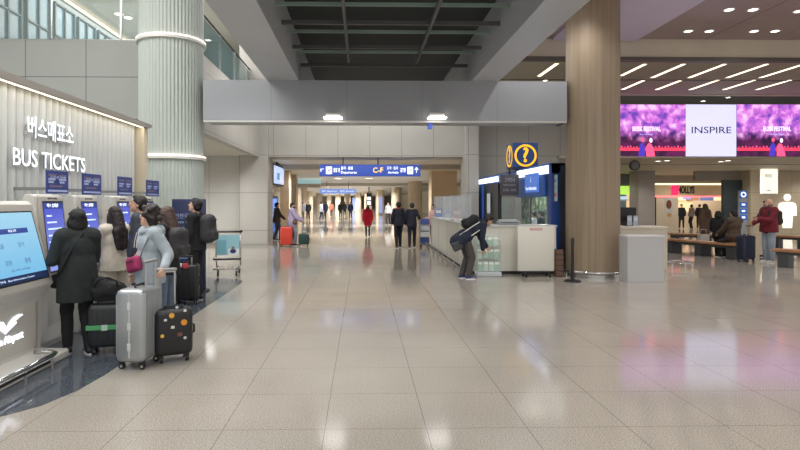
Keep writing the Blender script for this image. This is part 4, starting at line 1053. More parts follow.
class Mat:   # tiny transform wrapper so pieces can be bent at the hips or turned at the neck
    pass
def person(name_label, loc, rz, h=1.65, skin=(205,165,140), hair=('short',(24,20,20)), top=(90,90,95), top_hem=.86, sleeve=1.0, fit=.022,
           bottom=(40,42,48), leg_fit=.018, shoe=(30,30,32), sole=(225,225,222), lean=0, twist=0, head_yaw=0, head_pitch=0,
           hands=None, elbows=None, feet=None, knees=None, build=1.0, vox=.012, seat=None, hood=False, extra=None, group=None, face=True,
           top_m=None, bottom_m=None, mask=None, collar=None, skirt=False, parent_kind='person', long_top=None, glasses=False, hs=1.08):
    s = h/1.70; k = s
    t = thing('person', name_label, 'person', loc, rz, group)
    V = lambda x, y, z: Vector((x*s, y*s, z*s))
    hipz = .90
    off = Vector((0,0,0))
    if seat is not None: off = Vector((0,0,seat/s-.86))   # pelvis drop in unit heights
    U = Matrix.Translation(V(0,0,.93)+off*s)@Matrix.Rotation(twist,4,'Z')@Matrix.Rotation(-lean,4,'X')@Matrix.Translation(-V(0,0,.93))
    def up(x, y, z): return U@V(x, y, z)
    UR = U.to_3x3()
    hc = up(0,.015,1.575)
    HR = UR@Matrix.Rotation(head_yaw,3,'Z')@Matrix.Rotation(-head_pitch,3,'X')
    if lean > .5: HR = Matrix.Rotation(twist,3,'Z')@Matrix.Rotation(-lean*.75,3,'X')@Matrix.Rotation(head_yaw,3,'Z')@Matrix.Rotation(-head_pitch,3,'X')
    def hd(x, y, z): return hc+HR@(Vector((x,y,z))*s*hs)
    smat = M('skin%d%d%d' % skin, skin, .5, var=.04, vs=8)
    def hl(x, y, z): return hc+UR@(Vector((x,y,z))*s*hs)
    sh = {}; el = {}; wr = {}; hip = {}; kn = {}; an = {}; toe = {}
    el_d = {1: V(.235*build,-.02,1.12), -1: V(-.235*build,-.02,1.12)}; wr_d = {1: V(.235*build,.05,.89), -1: V(-.235*build,.05,.89)}
    for q in (1, -1):
        sh[q] = up(.165*build*q, -.005, 1.385)
        el[q] = U@el_d[q] if lean < .4 else up(.2*q,.1,1.1); wr[q] = U@wr_d[q] if lean < .4 else up(.2*q,.3,1.05)
        hip[q] = V(.085*q,0,.88)+off*s; kn[q] = V(.09*q,.012,.48); an[q] = V(.092*q,-.01,.08)
        if seat is not None: kn[q] = V(.10*q,.42,.47); an[q] = V(.10*q,.40,.08); 
    if hands:
        for q, p in hands.items(): wr[q] = V(*p)
        for q in hands:
            # two-bone elbow, bending outward/down/back
            a, b = sh[q], wr[q]; L1, L2 = .285*s, .25*s; d = b-a; D = d.length
            if D > (L1+L2)*.985: b = a+d.normalized()*(L1+L2)*.985; wr[q] = b; d = b-a; D = d.length
            x = (L1*L1-L2*L2+D*D)/(2*D); y = math.sqrt(max(0, L1*L1-x*x))
            pole = Vector((.30*q,-.35,-.8)); dn = d.normalized(); pole = (pole-dn*pole.dot(dn)).normalized()
            el[q] = a+dn*x+pole*y
    if elbows:
        for q, p in elbows.items(): el[q] = V(*p)
    if feet:
        for q, p in feet.items():
            an[q] = V(p[0],p[1],p[2]+.08); a = hip[q]; d = an[q]-a
            L = .415*s; D = min(d.length, 2*L*.999); y = math.sqrt(max(0, L*L-D*D/4)); dn = d.normalized()
            pole = Vector((0,1,0)); pole = (pole-dn*pole.dot(dn)).normalized(); kn[q] = a+dn*D/2+pole*y
    if knees:
        for q, p in knees.items(): kn[q] = V(*p)
    R3 = UR
    def tors(mb, z, rx, ry, rz_, y=0, g=0): mb.ell(up(0,y,z), ((rx*build+g)*s,(ry*(.5+.5*build)+g)*s,(rz_+g)*s), R3)
    def torso(mb, g):
        mb.ell(V(0,0,.93)+off*s, ((.150*build+g)*s,(.112*build+g)*s,(.12+g)*s))
        tors(mb, 1.06, .130, .098, .15, .0, g); tors(mb, 1.24, .152, .108, .17, .0, g)
        mb.cap(up(-.145*build,-.005,1.385), up(.145*build,-.005,1.385), (.062+g)*s, n=12)
        if g < 0: mb.cap(up(0,-.01,1.36), up(0,-.008,1.45), .078*s, .056*s)
        else: mb.cap(up(0,-.012,1.34), up(0,-.012,1.395), (.092+g*.4)*s, (.062+g*.3)*s)
    def arm(mb, q, g, frac=1.0):
        mb.cap(sh[q], el[q], (.050+g)*s, (.041+g)*s, n=10)
        e = el[q].lerp(wr[q], frac)
        mb.cap(el[q], e, (.041+g)*s, (.041+(.027-.041)*frac+g)*s, n=10)
    def leg(mb, q, g, a0=1.0):
        mb.cap(hip[q], kn[q], (.080+g*.8)*s, (.056+g)*s, n=12)
        e = kn[q].lerp(an[q], a0)
        mb.cap(kn[q], e, (.054+g)*s, (.038+g)*s, n=12)
    # ---- body, one surface
    b = MB(); torso(b, -.004)
    b.cap(up(0,-.012,1.42), hd(0,-.02,-.05), .054*s, .050*s)
    b.ell(hd(0,-.014,.028), (.073*s,.093*s,.090*s), HR); b.ell(hd(0,.020,-.035), (.056*s,.066*s,.076*s), HR)
    b.ell(hd(0,.055,-.082), (.030*s,.026*s,.024*s), HR)
    b.cap(hd(0,.082,.012), hd(0,.100,-.025), .009*s, .015*s, n=8)
    for q in (1,-1): b.ell(hd(.074*q,-.008,-.012), (.012*s,.02*s,.031*s), HR, 10, 8)
    for q in (1,-1): b.ell(hd(.028*q,.082,.03), (.02*s,.01*s,.008*s), HR, 10, 6)
    for q in (1,-1):
        arm(b, q, 0); leg(b, q, -.006)
        b.cap(an[q]+V(0,-.03,-.035), an[q]+V(.012*q,.12,-.05), .036*s, .028*s)
        # hand: palm, four fingers in two joints each, a thumb from the palm's side
        d = (wr[q]-el[q]).normalized()
        inw = Vector((-q,0,0)) if abs(d.x) < .8 else Vector((0,1,0)); pn = (inw-d*inw.dot(d)).normalized(); wv = d.cross(pn).normalized()
        if wv.y < 0: wv = -wv
        pc = wr[q]+d*.045*s
        Rm = Matrix((wv, pn, d)).transposed()
        b.ell(pc, (.040*s,.017*s,.05*s), Rm, 12, 8)
        for j, ln in enumerate((.068,.078,.073,.057)):
            r0 = wr[q]+d*.078*s+wv*((.030-.020*j)*s); m1 = r0+(d*.86+pn*.42).normalized()*ln*.55*s; m2 = m1+(d*.45+pn*.9).normalized()*ln*.5*s
            b.cap(r0-d*.02*s, m1, .0095*s, .009*s, n=8, h=2); b.cap(m1, m2, .009*s, .0078*s, n=8, h=2)
        t0 = wr[q]+d*.03*s+wv*.03*s; t1 = t0+(d*.6+wv*.6+pn*.45).normalized()*.04*s; t2 = t1+(d*.85+pn*.4).normalized()*.03*s
        b.cap(t0, t1, .012*s, .011*s, n=8, h=2); b.cap(t1, t2, .011*s, .009*s, n=8, h=2)
    soft(b, 'body', smat, t, vox*.8 if vox < .02 else vox, 2)
    # ---- face details
    if face:
        ey = M('eye_dark', (28,22,20), .25); ew = M('eye_white', (225,222,218), .3); lp = M('lips', (168,104,96), .5)
        for q in (1,-1):
            e = MB().ell(hd(.029*q,.0755,.004), (.014*s,.007*s,.008*s), HR, 10, 8).build('eye', ew, t, smooth='all')
            MB().ell(hd(.029*q,.081,.004), (.007*s,.004*s,.007*s), HR, 8, 6).build('iris', ey, e, smooth='all')
        if mask: 
            mk = MB(); mk.ell(hd(0,.034,-.045), (.060*s,.066*s,.052*s), HR); soft(mk, 'face_mask', M('mask%d%d%d' % mask, mask, .7), t, .008, 2)
        else:
            MB().ell(hd(0,.081,-.058), (.022*s,.009*s,.008*s), HR, 10, 6).build('lips', lp, t, smooth='all')
        if hair: 
            br = M('hair%d%d%d' % hair[1], hair[1], .6)
            for q in (1,-1): MB().cap(hd(.015*q,.087,.026), hd(.042*q,.077,.028), .0045*s, n=6, h=2).build('eyebrow', br, t, smooth='all')
        if glasses:
            for q in (1,-1): MB().torus((0,0,0), .024*s, .0025*s, 18, 6).xf(Matrix.Translation(hd(.03*q,.096,.004))@HR.to_4x4()@Matrix.Rotation(PI/2,4,'X')).build('spectacles', black_p, t)
    # ---- hair
    if hair:
        st_, hcol = hair; hm = M('hair%d%d%d' % hcol, hcol, .55, bump=.5, bs=90, var=.25, vs=40); w = MB()
        if st_ != 'bald':
            w.ell(hd(0,-.022,.048), (.083*s,.098*s,.084*s), HR); w.ell(hd(0,-.052,-.008), (.078*s,.066*s,.076*s), HR)
            for q in (1,-1): w.ell(hd(.07*q,-.02,.02), (.016*s,.04*s,.045*s), HR)
        else:
            w.ell(hd(0,-.06,-.03), (.072*s,.05*s,.045*s), HR)
            w.ell(hd(0,.052,-.09), (.042*s,.045*s,.036*s), HR)
            for q in (1,-1): w.ell(hd(.058*q,.02,-.055), (.014*s,.034*s,.04*s), HR)
        if st_ == 'short':
            w.ell(hd(.02,.045,.092), (.055*s,.04*s,.028*s), HR)
        if st_ in ('bob','cap'):
            for q in (1,-1): w.ell(hd(.070*q,-.015,-.035), (.032*s,.062*s,.072*s), HR)
            w.ell(hd(0,-.06,-.045), (.090*s,.06*s,.07*s), HR)
        if st_ == 'curly':
            rnd = random.Random(5)
            for _ in range(26):
                a_, e_ = rnd.uniform(0,2*PI), rnd.uniform(-.5,1.5)
                x_, y_, z_ = .088*math.cos(e_)*math.cos(a_), -.025+.10*math.cos(e_)*math.sin(a_), .03+.095*math.sin(e_)
                if y_ > .05 and z_ < .075: continue
                w.ell(hd(x_,y_,z_), (.036*s,.036*s,.034*s), HR, 10, 8)
            w.ell(hd(0,-.065,-.045), (.074*s,.045*s,.06*s), HR)
        if st_ in ('long','longwave'):
            for q in (1,-1):
                w.cap(hd(.068*q,-.01,.0), hl(.08*q,-.03,-.17), .03*s, .036*s); w.cap(hl(.08*q,-.03,-.17), hl(.09*q,-.06,-.36), .036*s, .022*s)
            w.cap(hd(0,-.05,.02), hl(0,-.115,-.18), .088*s, .085*s); w.cap(hl(0,-.115,-.18), hl(0,-.155,-.40), .085*s, .045*s); w.cap(hl(.05,-.125,-.2), hl(.05,-.16,-.40), .06*s, .035*s); w.cap(hl(-.05,-.125,-.2), hl(-.05,-.16,-.40), .06*s, .035*s)
        if st_ == 'bun':
            w.ell(hd(0,-.12,.0), (.04*s,.04*s,.04*s), HR)
        if st_ == 'pony':
            w.cap(hd(0,-.11,.03), hd(0,-.13,-.16), .034*s, .018*s)
        soft(w, 'hair', hm, t, .009 if vox < .02 else vox, 2, wr=.006*s, wf=34)
        if st_ == 'cap':
            cm = M('cap_black', (22,22,24), .7, bump=.2, bs=200)
            c = MB(); c.ell(hd(0,-.016,.055), (.089*s,.106*s,.083*s), HR)
            cp = soft(c, 'cap', cm, t, .008, 2)
            bmb = MB(); bmb.rings([[hd(x,y,z) for x,y in ((-.075,.06),(-.06,.13),(0,.165),(.06,.13),(.075,.06))] for z in (.035,.045)]); bmb.build('cap_brim', cm, cp)
            MB().ell(hd(0,-.016,.138), (.01*s,.01*s,.007*s), HR, 8, 6).build('cap_button', cm, cp)
    # ---- trousers
    bmat = bottom_m or M('cloth%d%d%d' % bottom, bottom, .85, bump=.25, bs=160, var=.08, vs=10)
    w = MB(); w.ell(V(0,0,.93)+off*s, ((.150*build+leg_fit)*s,(.112*build+leg_fit)*s,(.12)*s))
    for q in (1,-1):
        if skirt: leg(w, q, leg_fit, .2)
        else: leg(w, q, leg_fit, .93)
    soft(w, 'trousers', bmat, t, vox, 3, wr=.007*s, wf=11, seed=len(name_label))
    # ---- shoes
    smt = M('shoe%d%d%d' % shoe, shoe, .6); slm = M('sole%d%d%d' % sole, sole, .6)
    for q in (1,-1):
        d2 = (Vector((.02*q,1,0))).normalized()
        base = an[q]; fz = base.z-.08*s
        if lean and feet is None: fz = 0
        c = MB(); c.cap(Vector((base.x,base.y-.035*s,fz+.05*s)), Vector((base.x,base.y+.13*s,fz+.04*s))+d2*.01, .044*s, .036*s); c.cap(base+V(0,0,-.02), base+V(0,0,.03), .048*s, .046*s)
        so = soft(c, 'shoe', smt, t, vox*.8 if vox < .02 else vox, 2)
        sl = MB(); pts = []
        for kk in range(14):
            a_ = 2*PI*kk/14; pts.append((base.x+.043*s*math.cos(a_), base.y+.048*s+.118*s*math.sin(a_)))
        sl.prism(pts, 2, fz, fz+.026*s); sl.build('sole', slm, so)
    # ---- top
    tm = top_m or M('cloth%d%d%d' % top, top, .9, bump=.35, bs=140, var=.10, vs=9)
    w = MB(); torso(w, fit)
    for q in (1,-1): arm(w, q, fit*.75, .95*sleeve)
    if top_hem < .92:
        g = fit+.004
        if lean > .4:
            w.cap(up(-.06,0,.95), up(-.06,0,top_hem), (.12*build+g)*s, (.12*build+g)*s); w.cap(up(.06,0,.95), up(.06,0,top_hem), (.12*build+g)*s, (.12*build+g)*s)
        elif seat is None:
            n_ = 20; rr = []
            for z_, ex in ((1.22,-.03),(1.08,-.008),(.98,.004),(.90,.009),(top_hem,.014)):
                rr.append([V(0,0,z_)+Vector((math.cos(2*PI*kk/n_)*(.152*build+g+ex)*s, math.sin(2*PI*kk/n_)*(.118*build+g+ex)*s, 0)) for kk in range(n_)])
            w.rings(rr[::-1])
    if collar: w.torus((0,0,0), .066*s, .024*s, 16, 8)  if False else None
    tp = soft(w, 'top', tm, t, vox, 3, wr=.008*s, wf=10, seed=len(name_label)+3)
    if collar:
        c = MB(); c.cap(up(0,-.012,1.41), up(0,.0,1.475), .076*s, .07*s); soft(c, 'collar', M('cloth%d%d%d' % collar, collar, .85), tp, vox, 2)
    if hood:
        c = MB(); c.ell(up(0,-.105,1.40), (.135*s,.065*s,.085*s), R3); c.torus((0,0,0), .09*s, .034*s, 18, 8)
        for v in list(c.bm.verts)[-18*8:]: v.co = up(0,.0,1.43)+R3@Vector((v.co.x,v.co.y,v.co.z+v.co.y*-.25))
        soft(c, 'hood', tm, tp, vox, 3, wr=.006*s, wf=14)
    t['_s'] = s
    P_ = dict(root=t, up=up, hd=hd, V=V, wr=wr, el=el, sh=sh, R=R3, HR=HR, s=s, top=tp)
    if extra: extra(P_)
    del t['_s']
    return t
def mesh_bag(P_, name, c, r, m, vox=.012, wr=.006):
    b = MB(); b.ell(P_['up'](*c), tuple(v*P_['s'] for v in r), P_['R'])
    return soft(b, name, m, P_['root'], vox, 2, wr=wr, wf=12)
def backpack(P_, m, w=.15, d=.10, h=.23, z=1.20, y=-.20, vox=.012, pocket=True, strap=True):
    up, s, R = P_['up'], P_['s'], P_['R']; t = P_['root']
    b = MB(); b.rbox((-w,-d,-h),(w,d,h), min(w,d)*.9, 5); b.ell((0,-d*.35,-h*.3), (w*.98,d*.95,h*.62))
    for v in b.bm.verts: v.co = up(0,y,z)+R@(v.co*s)
    bp = soft(b, 'backpack', m, t, vox, 4, wr=.005, wf=12)
    if pocket:
        b = MB(); b.rbox((-w*.72,-.035,-h*.55),(w*.72,.035,h*.12), .03, 3)
        for v in b.bm.verts: v.co = up(0,y-d,z-h*.25)+R@(v.co*s)
        soft(b, 'pocket', m, bp, vox, 3)
        MB().tube([up(-w*.6,y-d-.005,z+h*.62), up(0,y-d-.01,z+h*.68), up(w*.6,y-d-.005,z+h*.62)], .006*s, 6).build('zip', dark_m, bp)
    if strap:
        for q in (1,-1):
            MB().tube([up(.10*q,-.115,1.40), up(.115*q,-.05,1.468), up(.12*q,.06,1.44), up(.125*q,.135,1.32), up(.14*q,.10,1.14), up(.14*q,-.08,1.06)], .020*s, 8).build('strap', m, bp, smooth='all')
    return bp

def hand_local(loc, rz, s, p):
    """world point -> unit-height local point"""
    q = Matrix.Rotation(-rz,3,'Z')@(Vector(p)-Vector(loc)); return tuple(v/s for v in q)
D2R = math.radians
blk = M('bag_black', (26,26,28), .8, bump=.3, bs=120); blk2 = M('nylon_black', (34,35,38), .6, bump=.25, bs=90)

# 1 cap wearing woman at the first slim kiosk
g = G(77.5,353.5)
def ex(P_):
    up, t = P_['up'], P_['root']
    MB().tube([up(.13,.13,1.05), up(.15,.135,1.2), up(.10,.09,1.40), up(.03,-.10,1.42), up(-.08,-.135,1.26), up(-.19,-.12,1.02), up(-.22,-.02,.93)], .016, 8).build('bag_strap', blk, t, smooth='all')
    mesh_bag(P_, 'shoulder_bag', (-.20,.10,.86), (.10,.055,.09), blk)
person('woman in a black cap and baggy charcoal sweater at the first slim kiosk', (g.x,g.y,0), D2R(38), 1.57, hair=('cap',(30,24,24)), top=(40,44,44), top_hem=.62, fit=.042, hs=1.14,
       bottom=(24,24,27), leg_fit=.02, shoe=(28,28,32), sole=(214,214,214), head_pitch=-.25, hands={-1:(-.24,.24,1.10), 1:(.10,.30,1.10)}, feet={1:(.10,-.12,0), -1:(-.09,.06,0)}, vox=.011, extra=ex, build=1.06)
# 2 long-haired woman in cream
g = G(114,331)
def ex(P_):
    ph = MB(); ph.rbox((-.037,-.004,-.075),(.037,.004,.075), .004, 2)
    R = Matrix.Rotation(.7,4,'X')
    for v in ph.bm.verts: v.co = P_['V'](.03,.36,1.20)+R.to_3x3()@v.co
    ph.build('phone', M('phone_black', (30,30,34), .25), P_['root'])
person('long-haired woman in a cream blouse holding a phone at the second slim kiosk', (g.x,g.y,0), D2R(62), 1.60, hair=('long',(30,20,20)), top=(206,198,182), top_hem=.82, fit=.024,
       bottom=(196,186,168), leg_fit=.03, shoe=(60,54,50), head_pitch=-.35, head_yaw=.1, hands={-1:(-.10,.33,1.15), 1:(.10,.32,1.14)}, extra=ex)
# 3 grey hoodie woman
g = G(150,350)
L3 = (g.x, g.y, 0); R3_ = D2R(132); S3 = 1.60/1.7
def ex(P_):
    up, t = P_['up'], P_['root']; mg = M('waist_bag_pink', (160,44,92), .6, bump=.2, bs=80)
    b = MB(); b.rbox((-.15,-.045,-.085),(.15,.045,.085), .04, 4)
    Rt = Matrix.Rotation(.22,3,'Y')
    for v in b.bm.verts: v.co = up(.0,.185,1.03)+Rt@v.co
    w_ = soft(b, 'waist_bag', mg, t, .009, 3, wr=.004, wf=14)
    MB().tube([up(-.10,.235,1.085), up(.0,.24,1.065), up(.12,.23,1.035)], .005, 6).build('zip', dark_m, w_)
    MB().tube([up(.14,.16,1.03), up(.205,.02,1.12), up(.12,-.13,1.33), up(-.04,-.12,1.46), up(-.12,.02,1.44), up(-.16,.14,1.22), up(-.13,.18,1.07)], .008, 8).build('strap', M('strap_grey', (120,120,128), .7), w_, smooth='all')
    for q in (.03,-.03): MB().tube([up(q,.14,1.40), up(q*1.1,.165,1.30), up(q*1.2,.172,1.22)], .004, 6).build('drawstring', M('cord_white', (215,215,215), .7), t)
hp_ = P(164,270,5.86)
person('woman in a pale grey hoodie and pink waist bag holding the sticker suitcase', L3, R3_, 1.60, hair=('curly',(44,34,32)), top=(162,172,178), top_hem=.80, fit=.028, hs=1.14,
       bottom=(170,176,182), leg_fit=.035, shoe=(200,200,200), head_yaw=-1.0, head_pitch=-.2, hands={-1: hand_local(L3,R3_,S3,(hp_.x-.0,hp_.y,hp_.z+.02)), 1:(.20,.10,.90)}, hood=True, build=1.08, vox=.011, extra=ex)
# 4 tall man behind her
g = G(139,319)
person('tall man with short black hair and slate jacket behind the grey hoodie woman', (g.x,g.y,0), D2R(105), 1.74, hair=('short',(22,20,20)), top=(62,67,76), top_hem=.78, fit=.03,
       bottom=(40,44,56), head_pitch=-.2, skin=(196,154,128), hands={1:(.20,.22,1.02)})
# 5 brown-haired woman in a dark jacket and jeans
g = G(166,334)
def ex(P_): backpack(P_, M('pack_grey', (60,58,60), .75, bump=.2, bs=80), .15, .09, .2, 1.22, -.19)
person('brown-haired woman in a black jacket and blue jeans with a grey backpack', (g.x,g.y,0), D2R(75), 1.60, hair=('longwave',(72,52,44)), top=(36,36,40), top_hem=.80, fit=.04,
       bottom=(104,122,142), shoe=(230,230,228), head_pitch=-.3, hands={1:(.16,.26,1.05), -1:(-.16,.28,1.05)}, extra=ex)
# 6 man in black with backpack
g = G(196,301)
L6 = (g.x,g.y,0); R6 = D2R(80); hp_ = P(186,258,g.y-.12)
def ex(P_): backpack(P_, M('pack_charcoal', (52,50,54), .7, bump=.25, bs=80), .155, .11, .24, 1.20, -.215)
person('man in black with a charcoal backpack in front of the navy stand', L6, R6, 1.71, hair=('short',(20,18,20)), top=(26,27,31), top_hem=.84, fit=.026,
       bottom=(28,29,33), shoe=(30,30,32), head_pitch=-.35, hands={-1: hand_local(L6,R6,1.71/1.7,(hp_.x,hp_.y,hp_.z+.02))}, extra=ex)
# 7 bending man
g = G(464.5,279)
def ex(P_):
    up, s, t = P_['up'], P_['s'], P_['root']; wh = M('stripe_white', (215,216,210), .7)
    backpack(P_, blk, .15, .09, .20, 1.22, -.20, vox=.014)
    for q in (1,-1):
        MB().tube([up(.165*q*1.0,.04,1.36), up(.185*q,.03,1.2), up(.182*q,.03,1.05), up(.175*q,.02,.86)], .011, 6).build('stripe', wh, P_['top'], smooth='all')
        MB().tube([up(.13*q,-.10,1.36), up(.15*q,-.118,1.2), up(.15*q,-.12,1.0), up(.14*q,-.125,.82)], .010, 6).build('stripe', wh, P_['top'], smooth='all')
    b = MB(); b.rbox((-.045,-.11,-.10),(.045,.11,.10), .03, 3); b.xf(Matrix.Translation(P_['V'](.16,-.22,.74))@Matrix.Rotation(.45,4,'X')); soft(b, 'satchel', M('satchel_grey', (58,60,62), .6), t, .014, 3)
person('man in a striped navy jacket bending over the acrylic brochure rack', (g.x,g.y,0), D2R(-82), 1.66, hair=('short',(24,20,18)), top=(34,40,58), top_hem=.74, fit=.035,
       bottom=(74,72,70), leg_fit=.03, shoe=(44,60,110), sole=(228,228,228), lean=.98, head_pitch=-.25, hands={-1:(-.12,.55,.70), 1:(.16,.36,.52)}, feet={1:(.10,.06,0),-1:(-.10,-.03,0)}, vox=.013, extra=ex)
# 8 red-jacketed man with suitcase
g = G(769,263.3)
L8 = (g.x,g.y,0); R8 = D2R(96)
def ex(P_):
    backpack(P_, M('pack_plum', (44,34,40), .7), .14, .09, .2, 1.20, -.22, vox=.014)
    ph = MB(); ph.rbox((-.037,-.075,-.005),(.037,.075,.005), .004, 2); ph.xf(Matrix.Translation(P_['V'](-.05,.42,1.22))); ph.build('phone', M('phone_black', (30,30,34), .25), P_['root'])
person('bald bearded man in a dark red jacket and pale jeans with a phone', L8, R8, 1.74, hair=('bald',(120,110,104)), top=(112,32,44), top_hem=.82, fit=.045, bottom=(150,160,172), leg_fit=.03,
       shoe=(214,212,206), head_pitch=-.25, build=1.12, skin=(200,152,128), hands={-1:(-.10,.38,1.17), 1:(.12,.36,1.04)}, vox=.014, extra=ex)
g = G(776,259)
person('person in a bright red hooded top half hidden behind the red-jacketed man', (g.x,g.y+.35,0), D2R(80), 1.68, hair=('short',(40,32,30)), top=(196,40,48), top_hem=.84, fit=.04, bottom=(60,60,66), hood=True, vox=.016)
# seated couple
mid = (pA+pB)/2
g = G(734,258.6); 
person('man in a brown jacket seated on the bench with his back turned', (g.x,g.y-.0,.0), D2R(12), 1.70, hair=('short',(26,22,20)), top=(84,70,56), top_hem=.9, fit=.05, bottom=(50,50,54), seat=.58, build=1.15, vox=.016, hands={1:(.2,.35,.72),-1:(-.2,.35,.72)})
g = G(718.5,256.6)
person('dark-haired woman in black seated beside the brown-jacketed man', (g.x,g.y,.0), D2R(-40), 1.62, hair=('bob',(22,18,18)), top=(30,30,34), top_hem=.9, fit=.04, bottom=(36,36,40), seat=.58, vox=.016, head_yaw=-.3, hands={1:(.15,.3,.75),-1:(-.15,.3,.75)})
g = G(710,246)
person('person with long brown hair in a brown coat standing behind the benches', (g.x,g.y+.3,0), D2R(10), 1.58, hair=('long',(80,58,44)), top=(100,80,66), top_hem=.5, fit=.05, bottom=(60,54,50), vox=.018)
# corridor walkers
def far(px, py, h, rz, label, **k):
    g = G(px, py); k.setdefault('vox', .018)
    sw_ = k.pop('stride', .14)
    return person(label, (g.x,g.y,0), D2R(rz), h, feet={1:(.09,sw_,0),-1:(-.09,-sw_,.0)}, **k)
far(398.5,248,1.66,8,'woman in a dark navy uniform walking away, left of the pair', hair=('bun',(26,22,22)), top=(30,32,46), top_hem=.80, bottom=(28,30,42), collar=(170,50,60), vox=.015)
far(412,248,1.62,-6,'woman in a dark navy uniform walking away, nearer the cream counter', hair=('bun',(24,20,20)), top=(30,32,46), top_hem=.80, bottom=(28,30,42), hands={1:(.30,.18,1.1)}, vox=.015)
def ex(P_): mesh_bag(P_, 'shoulder_bag', (-.24,.0,.95), (.06,.12,.12), M('bag_red', (176,40,52), .6), .016)
far(367.8,237,1.50,4,'woman in a bright red coat walking away down the corridor', hair=('bob',(24,20,22)), top=(206,34,62), top_hem=.62, fit=.05, bottom=(78,80,86), extra=ex)
def ex(P_): mesh_bag(P_, 'shoulder_bag', (.2,.1,.95), (.05,.1,.1), M('bag_brown', (96,70,56), .6), .016)
g = G(292.5,246)
L9 = (g.x,g.y,0)
far(292.5,246,1.62,-88,'person in a lavender padded jacket and black mask with the red suitcase', hair=('short',(30,24,28)), top=(168,156,186), top_hem=.76, fit=.06, bottom=(140,148,164), mask=(30,30,32), shoe=(40,40,60), hands={-1:(-.05,.40,.98), 1:(.12,.36,.98)}, head_yaw=-.4, extra=ex, vox=.015, stride=.1)
far(276.8,240.5,1.62,-70,'man in a dark olive jacket beside the concrete pillar', hair=('short',(24,20,20)), top=(66,58,54), top_hem=.80, fit=.045, bottom=(58,70,100), vox=.015, hands={1:(.1,.35,.95)}, stride=.12)
def ex(P_): backpack(P_, M('pack_blackfar', (30,30,34), .7), .14, .09, .2, 1.2, -.2, vox=.018, strap=False, pocket=False)
far(388.2,224.5,1.62,150,'person in a pale grey top with a black bag beyond the red-coated woman', hair=('short',(26,22,22)), top=(176,180,186), bottom=(40,42,50), vox=.022, extra=ex)
fl = [(308.3,219.6,170,(30,32,40),(26,28,36),'person in black at the far left of the corridor, in front of a tan column',('short',(22,20,20))),
      (302.5,220.2,10,(120,122,130),(70,74,84),'person in a grey coat at the far left edge of the corridor',('short',(28,24,22))),
      (321.2,220.0,-60,(196,200,208),(40,48,70),'person in a white top and dark trousers in the far corridor group',('short',(22,20,20))),
      (325.8,218.6,40,(56,66,96),(34,38,56),'person in a blue jacket in the far corridor group',('short',(22,20,20))),
      (331.3,216.5,20,(176,104,84),(120,90,80),'person in a rust orange top far down the corridor',('bob',(40,30,28))),
      (340.3,218.0,180,(48,50,58),(36,38,46),'person in a dark suit walking nearer between the far columns',('short',(22,20,20))),
      (344.6,216.0,0,(34,36,46),(30,32,40),'person in black standing behind the dark-suited walker',('short',(24,22,20))),
      (350.6,218.6,178,(36,44,74),(44,56,92),'person in a navy coat and blue trousers right of the dark-suited walker',('short',(24,22,20)))]
for px, py, rz, tc_, bc, lb, hr in fl:
    far(px, py, 1.66, rz, lb, hair=hr, top=tc_, bottom=bc, vox=.03, top_hem=.76, fit=.04)
# person behind the far end of the counter
g = P(433.5,215,20.2)
person('dark-haired person in a pale pink top at the far end of the counter', (g.x,20.2,0), D2R(120), 1.58, hair=('bob',(24,20,20)), top=(206,168,164), bottom=(50,50,56), vox=.018, hands={1:(.15,.3,1.14)})
# booth staff
for px, d, tc_, lb in ((533.5,15.6,(220,222,226),'staff member in a white shirt behind the booth glass, by the sign'), (541,15.0,(36,42,70),'staff member in a navy jacket behind the booth glass, nearest the tan column')):
    person(lb, (max(X(px,d), 4.85),d,0), D2R(60), 1.40 if px < 540 else 1.42, hair=('short',(24,20,20)), top=tc_, bottom=(40,42,50), vox=.018)
# cafe customers
cf = [(669,228.5,-80,(22,22,26),(24,24,28),.56,'person in a long black coat at the left end of the cafe counter',('long',(22,18,18))),
      (681.5,228.6,150,(34,36,44),(30,32,38),.84,'man in a dark suit standing under the red cafe mark',('short',(20,18,18))),
      (691.5,228.8,20,(120,110,104),(28,28,32),.84,'person in a grey top and black trousers in the cafe queue',('bob',(26,20,20))),
      (699.5,228.8,-20,(26,27,32),(26,27,32),.8,'person in black with legs apart in the cafe queue',('short',(24,20,20))),
      (704.5,227.5,160,(196,186,170),(40,40,44),.8,'person in a cream top at the right of the cafe queue',('short',(60,44,36)))]
for px, py, rz, tc_, bc, hem, lb, hr in cf:
    g = G(px, py)
    person(lb, (g.x,g.y,0), D2R(rz), 1.52, hair=hr, top=tc_, bottom=bc, top_hem=hem, vox=.024, feet={1:(.12,.05,0),-1:(-.12,-.05,0)})
finish()

